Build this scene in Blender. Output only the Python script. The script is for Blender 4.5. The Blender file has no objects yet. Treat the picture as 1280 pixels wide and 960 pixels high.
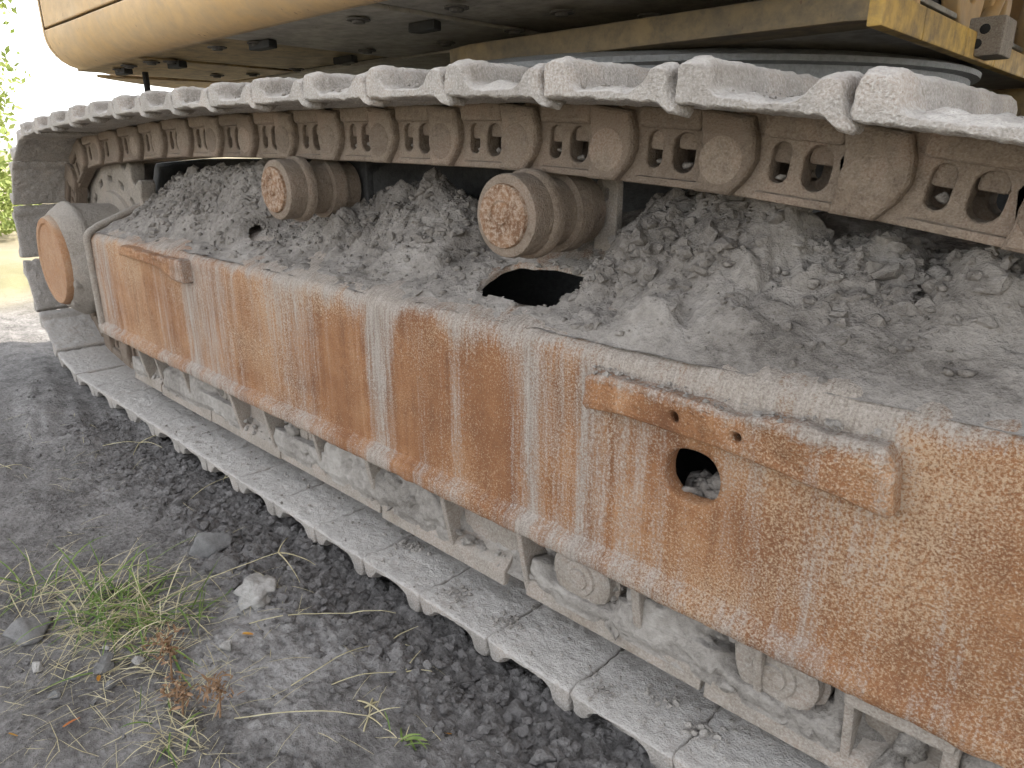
import bpy, bmesh, math, random
import numpy as np
from mathutils import Vector, Matrix
random.seed(7); RNG = np.random.default_rng(11)
R = math.radians
scn = bpy.context.scene
COL = scn.collection

# ------------------------------------------------------------------ camera, sky, sun, exposure
cam_d = bpy.data.cameras.new('camera'); cam = bpy.data.objects.new('camera', cam_d); COL.objects.link(cam)
cam.location = (0.0, -0.831, 0.986)
cam.rotation_euler = (R(90 - 18.143), 0, R(43.57))
cam_d.sensor_width = 36; cam_d.lens = 36 * 885 / 1280; cam_d.clip_start = 0.02; cam_d.clip_end = 3000
scn.camera = cam
SUN_EL, SUN_AZ = 44.0, math.degrees(math.atan2(0.30, 0.85))     # azimuth from +Y towards +X
world = bpy.data.worlds.new('World'); scn.world = world; world.use_nodes = True
wn = world.node_tree; wn.nodes.clear()
sky = wn.nodes.new('ShaderNodeTexSky'); sky.sky_type = 'NISHITA'; sky.sun_disc = False
sky.sun_elevation = R(SUN_EL); sky.sun_rotation = R(SUN_AZ); sky.air_density = 1.0; sky.dust_density = 1.6; sky.ozone_density = 1.0
hs = wn.nodes.new('ShaderNodeHueSaturation'); hs.inputs['Saturation'].default_value = 0.20
bg = wn.nodes.new('ShaderNodeBackground'); bg.inputs['Strength'].default_value = 0.15
wo = wn.nodes.new('ShaderNodeOutputWorld')
wn.links.new(sky.outputs[0], hs.inputs['Color']); wn.links.new(hs.outputs[0], bg.inputs['Color']); wn.links.new(bg.outputs[0], wo.inputs['Surface'])
sl = bpy.data.lights.new('sun', 'SUN'); sl.energy = 3.0; sl.angle = R(0.5); sl.color = (1.0, 0.95, 0.86)
sun = bpy.data.objects.new('sun', sl); COL.objects.link(sun)
sd = Vector((math.sin(R(SUN_AZ)) * math.cos(R(SUN_EL)), math.cos(R(SUN_AZ)) * math.cos(R(SUN_EL)), math.sin(R(SUN_EL))))
sun.rotation_euler = sd.to_track_quat('Z', 'Y').to_euler()
vs = scn.view_settings; vs.view_transform = 'Standard'; vs.look = 'None'; vs.gamma = 1.0; vs.exposure = 2.25
scn.render.engine = 'CYCLES'; scn.cycles.use_adaptive_sampling = True; scn.cycles.adaptive_threshold = 0.03; scn.cycles.max_bounces = 6; scn.cycles.diffuse_bounces = 3; scn.cycles.glossy_bounces = 2; scn.cycles.transmission_bounces = 2

# ------------------------------------------------------------------ numpy noise
def _h(ix, iy, iz, seed):
    n = (ix.astype(np.int64) * 374761393 + iy.astype(np.int64) * 668265263 + iz.astype(np.int64) * 2147483647 + seed * 974711) & 0xffffffff
    n = ((n ^ (n >> 13)) * 1274126177) & 0xffffffff
    n = ((n ^ (n >> 16)) * 2246822519) & 0xffffffff
    return ((n ^ (n >> 15)) & 0xffffff) / float(0xffffff)
def vnoise(x, y, z=0.0, seed=0):
    x, y, z = np.broadcast_arrays(np.asarray(x, float), np.asarray(y, float), np.asarray(z, float))
    ix, iy, iz = np.floor(x), np.floor(y), np.floor(z)
    fx, fy, fz = x - ix, y - iy, z - iz
    q = lambda t: t * t * t * (t * (t * 6 - 15) + 10)
    u, v, w = q(fx), q(fy), q(fz)
    out = 0
    for dx in (0, 1):
        for dy in (0, 1):
            for dz in (0, 1):
                out = out + _h(ix + dx, iy + dy, iz + dz, seed) * (u if dx else 1 - u) * (v if dy else 1 - v) * (w if dz else 1 - w)
    return out * 2 - 1
def fbm(x, y, z=0.0, seed=0, octv=4, gain=0.5, lac=2.03):
    a, f, s = 1.0, 1.0, 0
    x, y, z = np.asarray(x, float), np.asarray(y, float), np.asarray(z, float)
    for o in range(octv):
        s = s + a * vnoise(x * f + o * 3.1, y * f - o * 1.7, z * f + o * 5.3, seed + o); a *= gain; f *= lac
    return s
def worley(x, y, z=0.0, seed=0):
    x, y, z = np.broadcast_arrays(np.asarray(x, float), np.asarray(y, float), np.asarray(z, float))
    ix, iy, iz = np.floor(x), np.floor(y), np.floor(z)
    best = np.full(x.shape, 9.0)
    flat = np.all(z == 0)
    for dx in (-1, 0, 1):
        for dy in (-1, 0, 1):
            for dz in ((0,) if flat else (-1, 0, 1)):
                cx, cy, cz = ix + dx, iy + dy, iz + dz
                px = cx + _h(cx, cy, cz, seed); py = cy + _h(cx, cy, cz, seed + 7); pz = 0 if flat else cz + _h(cx, cy, cz, seed + 13)
                d = (x - px) ** 2 + (y - py) ** 2 + (z - pz) ** 2
                best = np.minimum(best, d)
    return np.sqrt(best)
def sstep(a, b, t):
    t = np.clip((np.asarray(t, float) - a) / (b - a), 0, 1); return t * t * (3 - 2 * t)

# ------------------------------------------------------------------ mesh helpers
MATS = {}
def link(o, parent=None):
    COL.objects.link(o)
    if parent is not None: o.parent = parent
    return o
def npmesh(name, V, Q, smooth=True):
    V = np.asarray(V, np.float32).reshape(-1, 3); Q = np.asarray(Q, np.int32)
    me = bpy.data.meshes.new(name); k = Q.shape[1]; n = len(Q)
    me.vertices.add(len(V)); me.vertices.foreach_set('co', V.ravel())
    me.loops.add(n * k); me.loops.foreach_set('vertex_index', Q.ravel())
    me.polygons.add(n); me.polygons.foreach_set('loop_start', np.arange(0, n * k, k, dtype=np.int32))
    me.update(calc_edges=True); me.validate()
    me.polygons.foreach_set('use_smooth', np.full(len(me.polygons), smooth))
    return me
def grid_faces(nu, nv, closed_u=False):
    i = np.arange(nu if closed_u else nu - 1)[:, None]; j = np.arange(nv - 1)[None, :]
    i2 = (i + 1) % nu
    a = i * nv + j; b = i2 * nv + j; c = i2 * nv + j + 1; d = i * nv + j + 1
    return np.stack([a, b, c, d], -1).reshape(-1, 4)
def obj(name, me, mat, parent=None, loc=(0, 0, 0), rot=(0, 0, 0)):
    if mat is not None and len(me.materials) == 0: me.materials.append(MATS[mat])
    o = bpy.data.objects.new(name, me); o.location = loc; o.rotation_euler = rot
    return link(o, parent)
def empty(name, loc=(0, 0, 0)):
    o = bpy.data.objects.new(name, None); o.location = loc; return link(o)
def tag(o, label=None, cat=None, group=None, kind=None):
    if label: o['label'] = label
    if cat: o['category'] = cat
    if group: o['group'] = group
    if kind: o['kind'] = kind
    return o
def pmesh(name, V, F, smooth=False, bevel=0, seg=2):
    bm = bmesh.new(); vs_ = [bm.verts.new(v) for v in V]
    for f in F:
        try: bm.faces.new([vs_[i] for i in f])
        except ValueError: pass
    bmesh.ops.recalc_face_normals(bm, faces=bm.faces)
    if bevel: bmesh.ops.bevel(bm, geom=list(bm.edges), offset=bevel, segments=seg, affect='EDGES', profile=0.6, clamp_overlap=True)
    me = bpy.data.meshes.new(name); bm.to_mesh(me); bm.free()
    me.polygons.foreach_set('use_smooth', np.full(len(me.polygons), smooth))
    return me
BF = [(0, 1, 3, 2), (4, 6, 7, 5), (0, 4, 5, 1), (2, 3, 7, 6), (0, 2, 6, 4), (1, 5, 7, 3)]
def box(name, a, b, bevel=0.004, seg=2):
    V = [(x, y, z) for x in (a[0], b[0]) for y in (a[1], b[1]) for z in (a[2], b[2])]
    return pmesh(name, V, BF, False, bevel, seg)
def prism(name, poly, a, b, axis='y', bevel=0.004, seg=2):
    n = len(poly)
    P = {'y': lambda u, v, w: (u, w, v), 'x': lambda u, v, w: (w, u, v), 'z': lambda u, v, w: (u, v, w)}[axis]
    V = [P(u, v, a) for u, v in poly] + [P(u, v, b) for u, v in poly]
    F = [tuple(range(n)), tuple(range(2 * n - 1, n - 1, -1))] + [(i, (i + 1) % n, n + (i + 1) % n, n + i) for i in range(n)]
    return pmesh(name, V, F, False, bevel, seg)
def lathe(name, prof, seg=48, c=(0, 0, 0), wob=0.0, seed=0):
    """profile [(y, r)] turned about the Y axis"""
    prof = np.array(prof, float); n = len(prof); a = np.linspace(0, 2 * np.pi, seg, endpoint=False)
    r = prof[None, :, 1] * np.ones((seg, 1)); y = prof[None, :, 0] * np.ones((seg, 1))
    if wob: r = r * (1 + wob * fbm(np.cos(a)[:, None] * 4 + 9, np.sin(a)[:, None] * 4, y * 25, seed))
    V = np.stack([c[0] + r * np.cos(a)[:, None], c[1] + y, c[2] + r * np.sin(a)[:, None]], -1)
    me = npmesh(name, V, grid_faces(seg, n, True)[:, ::-1]); me.set_sharp_from_angle(angle=R(38)); return me
def fine(prof, step=0.006):
    out = []
    for (a, b) in zip(prof[:-1], prof[1:]):
        n = max(1, int(math.hypot(b[0] - a[0], b[1] - a[1]) / step))
        for k in range(n): out.append((a[0] + (b[0] - a[0]) * k / n, a[1] + (b[1] - a[1]) * k / n))
    out.append(prof[-1]); return out
def plate(name, outline, holes=(), thick=0.02, bevel=0.004, plane='xz'):
    """flat plate with openings and rounded rims, thickness centred on the plane"""
    cu = bpy.data.curves.new('tmp', 'CURVE'); cu.dimensions = '2D'; cu.fill_mode = 'BOTH'
    for pts in [outline] + list(holes):
        sp = cu.splines.new('POLY'); sp.points.add(len(pts) - 1)
        for p, q in zip(sp.points, pts): p.co = (q[0], q[1], 0, 1)
        sp.use_cyclic_u = True
    cu.extrude = max(thick / 2 - bevel, 0.0005); cu.bevel_depth = bevel; cu.bevel_resolution = 2; cu.offset = -bevel
    o = bpy.data.objects.new('tmp', cu); COL.objects.link(o)
    dg = bpy.context.evaluated_depsgraph_get(); dg.update()
    me = bpy.data.meshes.new_from_object(o.evaluated_get(dg)); me.name = name
    bpy.data.objects.remove(o); bpy.data.curves.remove(cu)
    me.transform(Matrix.Rotation(R(90), 4, 'X') if plane == 'xz' else (Matrix.Rotation(R(90), 4, 'Z') @ Matrix.Rotation(R(90), 4, 'X') if plane == 'yz' else Matrix()))
    me.materials.clear()
    return me
def join(name, meshes, smooth=None):
    bm = bmesh.new()
    for m in meshes: bm.from_mesh(m)
    me = bpy.data.meshes.new(name); bm.to_mesh(me); bm.free()
    if smooth is not None: me.polygons.foreach_set('use_smooth', np.full(len(me.polygons), smooth))
    me.materials.clear()
    return me
def circ(cx, cy, r, n=24, a0=0, a1=360, ry=None):
    full = abs(a1 - a0) >= 360
    return [(cx + r * math.cos(R(a0 + (a1 - a0) * i / (n if full else n - 1))), cy + (ry or r) * math.sin(R(a0 + (a1 - a0) * i / (n if full else n - 1)))) for i in range(n)]
def tube(name, pts, rad, seg=6, ref=None):
    pts = np.array(pts, float); n = len(pts); rad = np.broadcast_to(np.asarray(rad, float), (n,))
    T = np.gradient(pts, axis=0); T /= np.linalg.norm(T, axis=1)[:, None] + 1e-9
    if ref is None: ref = np.array([0, 0, 1.0]) if abs(T[:, 2]).mean() < 0.8 else np.array([1.0, 0, 0])
    A = np.cross(T, ref); A /= np.linalg.norm(A, axis=1)[:, None] + 1e-9; B = np.cross(T, A)
    a = np.linspace(0, 2 * np.pi, seg, endpoint=False)
    V = pts[None] + rad[None, :, None] * (np.cos(a)[:, None, None] * A[None] + np.sin(a)[:, None, None] * B[None])
    return npmesh(name, V, grid_faces(seg, n, True))

# ------------------------------------------------------------------ procedural materials
class NT:
    def __init__(s, name):
        s.m = bpy.data.materials.new(name); s.m.use_nodes = True; s.t = s.m.node_tree; s.t.nodes.clear(); MATS[name] = s.m
        s.out = s.n('ShaderNodeOutputMaterial'); s.b = s.n('ShaderNodeBsdfPrincipled'); s.l(s.b.outputs[0], s.out.inputs[0])
        s.g = s.n('ShaderNodeNewGeometry'); s.pos = s.g.outputs['Position']
    def n(s, t): return s.t.nodes.new(t)
    def l(s, a, b): s.t.links.new(a, b)
    def _in(s, sock, v):
        if hasattr(v, 'is_linked') or isinstance(v, bpy.types.NodeSocket): s.l(v, sock)
        elif isinstance(v, (tuple, list)) and sock.type == 'RGBA': sock.default_value = (v[0], v[1], v[2], 1)
        else: sock.default_value = v
    def scale(s, v, sc):
        m = s.n('ShaderNodeVectorMath'); m.operation = 'MULTIPLY'; s.l(v, m.inputs[0]); m.inputs[1].default_value = sc; return m.outputs[0]
    def noise(s, sc, det=3, rough=0.55, vec=None, dist=0.0):
        k = s.n('ShaderNodeTexNoise'); s.l(vec or s.pos, k.inputs['Vector']); k.inputs['Scale'].default_value = sc
        k.inputs['Detail'].default_value = det; k.inputs['Roughness'].default_value = rough; k.inputs['Distortion'].default_value = dist; return k.outputs['Fac']
    def voro(s, sc, vec=None, feature='F1', out='Distance'):
        k = s.n('ShaderNodeTexVoronoi'); k.feature = feature; s.l(vec or s.pos, k.inputs['Vector']); k.inputs['Scale'].default_value = sc; return k.outputs[out]
    def ramp(s, f, stops):
        k = s.n('ShaderNodeValToRGB'); s.l(f, k.inputs[0]); e = k.color_ramp.elements
        while len(e) < len(stops): e.new(0.5)
        for el, (p, c) in zip(e, stops):
            el.position = p; el.color = (c, c, c, 1) if not isinstance(c, tuple) else (*c, 1)
        return k.outputs[0]
    def mix(s, f, a, b, mode='MIX'):
        k = s.n('ShaderNodeMix'); k.data_type = 'RGBA'; k.blend_type = mode
        s._in(k.inputs[0], f); s._in(k.inputs[6], a); s._in(k.inputs[7], b); return k.outputs[2]
    def mth(s, op, a, b=0.0, clamp=False):
        k = s.n('ShaderNodeMath'); k.operation = op; k.use_clamp = clamp; s._in(k.inputs[0], a); s._in(k.inputs[1], b); return k.outputs[0]
    def up(s, a, b):
        x = s.n('ShaderNodeSeparateXYZ'); s.l(s.g.outputs['Normal'], x.inputs[0])
        k = s.n('ShaderNodeMapRange'); k.interpolation_type = 'SMOOTHSTEP'; s.l(x.outputs[2], k.inputs[0]); k.inputs[1].default_value = a; k.inputs[2].default_value = b; return k.outputs[0]
    def attr(s, nm):
        k = s.n('ShaderNodeAttribute'); k.attribute_name = nm; x = s.n('ShaderNodeSeparateColor'); s.l(k.outputs['Color'], x.inputs[0]); return x.outputs
    def bump(s, h, dist=0.003, st=1.0, prev=None):
        k = s.n('ShaderNodeBump'); k.inputs['Distance'].default_value = dist; k.inputs['Strength'].default_value = st; s.l(h, k.inputs['Height'])
        if prev is not None: s.l(prev, k.inputs['Normal'])
        return k.outputs[0]
    def fin(s, col, rough=0.9, normal=None, spec=0.3, metal=0.0):
        s._in(s.b.inputs['Base Color'], col); s._in(s.b.inputs['Roughness'], rough); s.b.inputs['Specular IOR Level'].default_value = spec; s.b.inputs['Metallic'].default_value = metal
        if normal is not None: s.l(normal, s.b.inputs['Normal'])
        return s.m

def mat_soil(name, dark, mid, light, bs=1.0, pale=0.0):
    t = NT(name)
    n1 = t.noise(5, 5, 0.6); n2 = t.noise(60, 5, 0.65); n3 = t.noise(420, 3, 0.6); v = t.noise(150, 3, 0.6)
    f = t.mth('ADD', t.mth('MULTIPLY', n1, 0.55), t.mth('MULTIPLY', n2, 0.45))
    c = t.ramp(f, [(0.36, dark), (0.5, mid), (0.64, light)])
    c = t.mix(t.ramp(n3, [(0.45, 0.0), (0.75, 0.5)]), c, light)
    if pale: c = t.mix(t.mth('MULTIPLY', t.up(0.25, 0.95), t.ramp(n1, [(0.4, 0.0), (0.62, pale)])), c, tuple(min(1, x * 1.35) for x in light))
    b = t.bump(t.mth('ADD', n2, t.mth('MULTIPLY', v, 0.4)), 0.011 * bs, 0.9); b = t.bump(n3, 0.0015 * bs, 0.7, b)
    return t.fin(c, 0.95, b, 0.15)
def mat_dusty(name, base, base2, dust, dust_side=0.35, up0=0.3, rust=None, sp=260, bumpd=0.002, rough=0.85, vary=0.0):
    t = NT(name)
    n1 = t.noise(9, 5, 0.6); n2 = t.noise(70, 4, 0.6); sp_ = t.noise(sp, 3, 0.65)
    c = t.mix(t.ramp(n2, [(0.35, 0.0), (0.65, 1.0)]), base, base2)
    if rust: c = t.mix(t.ramp(n1, [(0.5, 0.0), (0.66, 0.85)]), c, rust)
    side = t.mth('MULTIPLY', t.ramp(t.mth('ADD', t.mth('MULTIPLY', n1, 0.5), t.mth('MULTIPLY', sp_, 0.5)), [(0.36, 0.0), (0.6, 1.0)]), dust_side)
    d = t.mth('MAXIMUM', side, t.mth('MULTIPLY', t.up(up0, 0.9), t.ramp(n2, [(0.2, 0.65), (0.6, 1.0)])))
    dc = t.mix(t.ramp(sp_, [(0.3, 0.0), (0.7, 1.0)]), tuple(x * 0.72 for x in dust), dust)
    c = t.mix(d, c, dc)
    if vary:
        oi = t.n('ShaderNodeObjectInfo'); c = t.mix(t.mth('MULTIPLY', oi.outputs['Random'], vary), c, tuple(x * .55 for x in base))
    b = t.bump(n2, bumpd * 2.5, 0.7); b = t.bump(sp_, bumpd, 0.9, b)
    return t.fin(c, rough, b, 0.25)

mat_soil('mud', (.092, .081, .071), (.178, .160, .143), (.275, .252, .228), 0.75, 0.45)
mat_soil('pale_grit', (.15, .135, .119), (.25, .228, .204), (.36, .334, .303), 0.8)
mat_soil('clod', (.075, .070, .067), (.132, .124, .119), (.205, .195, .187), 1.0)
mat_soil('stone', (.10, .098, .095), (.15, .146, .141), (.21, .205, .197), 0.22)
mat_soil('pale_stone', (.19, .182, .168), (.285, .272, .252), (.38, .364, .34), 0.5)
mat_dusty('shoe_dust', (.20, .175, .15), (.27, .24, .21), (.52, .49, .455), 0.8, 0.15, rust=(.24, .15, .09), vary=.12, bumpd=.0035)
mat_dusty('link_steel', (.125, .09, .064), (.21, .16, .118), (.32, .268, .218), 0.75, 0.4, rust=(.19, .095, .052), sp=300, bumpd=.0028, vary=.45)
mat_dusty('guard_steel', (.17, .135, .105), (.25, .21, .17), (.36, .33, .295), 0.9, 0.3, rust=(.25, .135, .07))
mat_dusty('drive_steel', (.15, .125, .10), (.22, .19, .16), (.35, .315, .275), 0.85, 0.3, rust=(.23, .15, .095), bumpd=.003)
mat_dusty('dark_plate', (.045, .042, .04), (.075, .07, .065), (.13, .12, .11), 0.35, 0.8)
mat_dusty('ring_steel', (.16, .165, .17), (.22, .225, .23), (.31, .31, .305), 0.3, 0.6, rough=0.55)
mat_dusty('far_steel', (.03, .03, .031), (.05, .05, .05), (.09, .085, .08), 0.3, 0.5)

def mat_rust_disc():
    t = NT('rust_disc')
    n1 = t.noise(120, 5, 0.75); n2 = t.noise(260, 3, 0.6); n0 = t.noise(30, 3)
    c = t.ramp(n0, [(0.35, (.14, .078, .045)), (0.6, (.23, .135, .08))])
    c = t.mix(t.ramp(n1, [(0.44, 0.0), (0.60, 0.8)]), c, (.38, .31, .245))
    c = t.mix(t.ramp(n2, [(0.4, 0.0), (0.7, 0.45)]), c, (.15, .07, .035))
    b = t.bump(n1, 0.004, 0.8); b = t.bump(n2, 0.002, 0.8, b)
    t.fin(c, 0.9, b, 0.2)
mat_rust_disc()
mat_dusty('rust_cover', (.30, .15, .065), (.24, .11, .05), (.36, .28, .21), 0.5, 0.5, rust=(.34, .17, .07), sp=180)
def mat_rust_frame():
    t = NT('rust_frame')
    A = t.attr('mask')                                     # R dust, G pale speckle, B deep rust
    c1 = t.noise(1.0, 3, 0.6, t.scale(t.pos, (9, 3, .8))); c2 = t.noise(1.0, 4, 0.6, t.scale(t.pos, (38, 10, 2.0))); c3 = t.noise(1.0, 3, 0.6, t.scale(t.pos, (150, 40, 9)))
    sp_ = t.noise(290, 4, 0.7); s2 = t.noise(330, 2, 0.6); pt = t.noise(7, 4, 0.6)
    C = lambda n, k: t.mth('MULTIPLY', t.mth('SUBTRACT', n, 0.5), k)
    add = lambda *q: q[0] if len(q) == 1 else t.mth('ADD', q[0], add(*q[1:]))
    c = t.ramp(add(t.mth('MULTIPLY', pt, 0.5), t.mth('MULTIPLY', c2, 0.5)), [(0.34, (.145, .067, .035)), (0.5, (.265, .126, .057)), (0.66, (.385, .215, .112))])
    c = t.mix(t.mth('MULTIPLY', A[2], t.ramp(c2, [(0.35, 0.1), (0.6, 1.0)])), c, (.15, .06, .027))
    c = t.mix(t.ramp(add(sp_, t.mth('MULTIPLY', t.mth('SUBTRACT', A[1], 0.5), 0.26)), [(0.44, 0.0), (0.61, 0.88)]), c, (.44, .32, .21))
    c = t.mix(t.ramp(t.noise(230, 4, 0.7), [(0.53, 0.0), (0.66, 0.7)]), c, (.135, .06, .03))
    k = add(A[0], C(c1, 1.0), C(c2, 1.0), C(c3, 0.7), C(sp_, 1.3))
    dc = t.mix(t.ramp(add(t.mth('MULTIPLY', sp_, 0.6), t.mth('MULTIPLY', c3, 0.4)), [(0.38, 0.0), (0.62, 1.0)]), (.19, .165, .14), (.385, .347, .308))
    c = t.mix(t.ramp(k, [(0.18, 0.0), (0.76, 0.93)]), c, dc)
    b = t.bump(pt, 0.004, 0.4); b = t.bump(sp_, 0.0035, 0.9, b); b = t.bump(s2, 0.0015, 0.8, b)
    t.fin(c, 0.88, b, 0.25)
mat_rust_frame()
def mat_paint(name, c0, c1, grime, g=0.5, rough=0.45):
    t = NT(name)
    n0 = t.noise(2.5, 4); n1 = t.noise(22, 6, 0.7); n2 = t.noise(1.0, 4, 0.6, t.scale(t.pos, (40, 40, 6))); n3 = t.noise(240, 2)
    c = t.mix(t.ramp(n0, [(0.35, 0.0), (0.65, 1.0)]), c0, c1)
    c = t.mix(t.mth('MULTIPLY', t.ramp(t.mth('ADD', t.mth('MULTIPLY', n1, 0.9), t.mth('MULTIPLY', n2, 0.1)), [(0.42, 0.0), (0.66, 1.0)]), g), c, grime)
    c = t.mix(t.ramp(t.noise(48, 3, 0.6, t.scale(t.pos, (1.6, 1, .7))), [(0.68, 0.0), (0.72, 0.75)]), c, (.10, .06, .04))
    c = t.mix(t.ramp(t.noise(6, 6, 0.75), [(0.5, 0.0), (0.72, 0.6)]), c, grime)
    b = t.bump(n1, 0.002, 0.3); b = t.bump(n3, 0.0006, 0.5, b)
    t.fin(c, t.ramp(n1, [(0.3, rough), (0.7, min(1, rough + 0.3))]), b, 0.4)
mat_paint('yellow_paint', (.45, .285, .12), (.52, .35, .175), (.36, .27, .17), 0.7)
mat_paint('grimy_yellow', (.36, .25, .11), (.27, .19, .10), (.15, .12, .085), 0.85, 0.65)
mat_paint('grimy_under', (.27, .25, .22), (.33, .30, .255), (.17, .16, .145), 0.8, 0.6)
mat_paint('beam_paint', (.22, .155, .075), (.16, .12, .07), (.085, .074, .058), 0.8, 0.65)
mat_paint('bright_yellow', (.52, .33, .075), (.44, .28, .085), (.17, .13, .085), 0.9, 0.5)
mat_paint('seam_black', (.012, .012, .012), (.02, .02, .02), (.03, .03, .03), 0.3, 0.7)

def mat_ground():
    t = NT('ground_soil')
    A = t.attr('mask')                                     # R pale trodden crust, G tan colour taking over with distance
    n0 = t.noise(1.7, 5, 0.6); n1 = t.noise(9, 6, 0.65); n2 = t.noise(75, 5, 0.65); n3 = t.noise(420, 3, 0.6); v = t.voro(95)
    f = t.mth('ADD', t.mth('MULTIPLY', n1, 0.5), t.mth('MULTIPLY', n2, 0.5))
    c = t.ramp(f, [(0.37, (.080, .075, .071)), (0.5, (.157, .148, .141)), (0.63, (.245, .233, .222))])
    c = t.mix(t.mth('MULTIPLY', A[0], t.ramp(f, [(0.38, 0.15), (0.6, 1.0)])), c, (.33, .318, .305))
    c = t.mix(t.ramp(n3, [(0.62, 0.0), (0.74, 0.5)]), c, (.32, .31, .295))
    far = t.ramp(t.noise(0.35, 6, 0.65), [(0.38, (.17, .15, .105)), (0.5, (.24, .205, .14)), (0.62, (.19, .175, .10))])
    c = t.mix(A[1], c, far)
    b = t.bump(t.mth('ADD', n2, t.mth('MULTIPLY', v, 0.3)), 0.010, 0.9); b = t.bump(n3, 0.003, 0.9, b)
    t.fin(c, 0.96, b, 0.12)
mat_ground()
def mat_leaf(name, c0, c1, trans=0.25, sc=30):
    t = NT(name); n = t.noise(sc, 3)
    c = t.mix(t.ramp(n, [(0.35, 0.0), (0.65, 1.0)]), c0, c1)
    t.fin(c, 0.65, None, 0.3)
    tr = t.n('ShaderNodeBsdfTranslucent'); t._in(tr.inputs[0], c); mx = t.n('ShaderNodeMixShader'); mx.inputs[0].default_value = trans
    t.l(t.b.outputs[0], mx.inputs[1]); t.l(tr.outputs[0], mx.inputs[2]); t.l(mx.outputs[0], t.out.inputs[0])
mat_leaf('grass_green', (.09, .16, .035), (.19, .25, .07))
mat_leaf('straw', (.52, .47, .31), (.38, .33, .19), 0.15)
mat_leaf('dead_brown', (.17, .095, .05), (.30, .19, .11), 0.15, 90)
mat_leaf('leaf_yellow', (.50, .28, .05), (.42, .17, .03), 0.3)
mat_leaf('leaf_red', (.35, .10, .03), (.45, .22, .05), 0.3)
mat_leaf('tree_leaf', (.15, .20, .045), (.26, .29, .09), 0.4, 4)
mat_leaf('bark', (.10, .08, .06), (.16, .13, .10), 0.0)

# ------------------------------------------------------------------ ground (one sheet)
def axis_lines(parts, lo, hi):
    xs = [parts[0][0]]
    for a, b, st in parts: xs += list(np.linspace(a, b, int(round((b - a) / st)) + 1)[1:])
    left, right = [], []; d = parts[0][2]; x = xs[0]
    while x > lo: d *= 1.35; x -= d; left.append(x)
    d = parts[-1][2]; x = xs[-1]
    while x < hi: d *= 1.35; x += d; right.append(x)
    return np.array(left[::-1] + xs + right)
GX = axis_lines([(-6.5, -4.2, .04), (-4.2, -2.4, .014), (-2.4, -0.35, .0062), (-0.35, 0.9, .05)], -1200, 1200)
GY = axis_lines([(-1.6, -0.98, .04), (-0.98, 0.10, .0062), (0.10, 0.8, .05)], -1200, 1200)
def near_track(y): return sstep(-0.33, -0.12, y) * (1 - sstep(0.08, 0.3, y))
def ground_h(x, y):
    fade = 1 / (1 + (np.hypot(x + 1.5, y) / 9) ** 2)
    z = 0.035 * fbm(x * .55, y * .55, 0, 3, 3) * fade + 0.012 * fbm(x * 4, y * 4, 0, 5, 4) * fade
    nt = near_track(y) * sstep(-3.4, -1.9, x)
    w1 = worley(x * 17 + .35 * fbm(x * 20, y * 20, 0, 4, 2), y * 17, 0, 21); w2 = worley(x * 44, y * 44, 0, 22); w3 = worley(x * 95, y * 95, 0, 23)
    z = z + nt * (0.030 * (0.55 - w1) + 0.016 * (0.5 - w2)) + fade * (0.3 + 0.7 * nt) * (0.009 * (0.5 - w3)) + fade * 0.008 * (0.5 - w2) * sstep(-.1, .5, fbm(x * 3, y * 3, 0, 31, 2))
    z = z - 0.030 * nt * sstep(-0.20, 0.0, y)
    # cracked crust plates in the foreground
    wx = x * 3.3 + .4 * fbm(x * 5, y * 5, 0, 41, 3); wy = y * 3.3 + .4 * fbm(x * 5, y * 5, 0, 42, 3)
    rid = np.abs(fbm(wx, wy, 0, 43, 2)); crack = (1 - sstep(0.0, 0.03, rid)) * sstep(-1.9, -1.5, x) * (1 - sstep(-0.30, -0.16, y))
    z = z - 0.012 * crack * fade
    # scraped streaks towards the far end
    sw = sstep(-2.0, -2.7, x) * fade
    q = (y + 0.25 * x); z = z + sw * 0.016 * fbm(q * 9, x * 1.2, 0, 51, 3)
    z = z - 0.02 * sstep(0.02, 0.1, y) * (1 - sstep(3.0, 4.0, y)) * (np.abs(x + 1.4) < 3.2)
    return z
gx, gy = np.meshgrid(GX, GY, indexing='ij')
gz = ground_h(gx, gy)
def ground_z(x, y):
    """height of the finished sheet, read back from its grid"""
    x = np.atleast_1d(np.asarray(x, float)); y = np.atleast_1d(np.asarray(y, float))
    i = np.clip(np.searchsorted(GX, x) - 1, 0, len(GX) - 2); j = np.clip(np.searchsorted(GY, y) - 1, 0, len(GY) - 2)
    u = (x - GX[i]) / (GX[i + 1] - GX[i]); v = (y - GY[j]) / (GY[j + 1] - GY[j])
    return gz[i, j] * (1 - u) * (1 - v) + gz[i + 1, j] * u * (1 - v) + gz[i, j + 1] * (1 - u) * v + gz[i + 1, j + 1] * u * v
me = npmesh('ground', np.stack([gx, gy, gz], -1), grid_faces(len(GX), len(GY)))
mk = np.zeros((gx.size, 4), np.float32)
crust = np.clip(sstep(-0.1, 0.55, fbm(gx * 1.8, gy * 3.0, 0, 61, 4)) * (1 - near_track(gy)) + 0.55 * sstep(-2.2, -3.2, gx) * sstep(-.2, .4, fbm((gy + .25 * gx) * 6, gx * .8, 0, 62, 3)), 0, 1)
dist = np.hypot(gx + 1.3, gy)
farm = np.clip(sstep(2.9, 5.5, dist + 0.8 * fbm(gx * .8, gy * .8, 0, 63, 3)), 0, 1)
mk[:, 0] = crust.ravel(); mk[:, 1] = farm.ravel(); mk[:, 3] = 1
me.attributes.new('mask', 'FLOAT_COLOR', 'POINT').data.foreach_set('color', mk.ravel())
g = obj('ground', me, 'ground_soil'); tag(g, 'dark grey trodden soil with loose broken clods along the track', 'ground', kind='structure')

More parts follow.
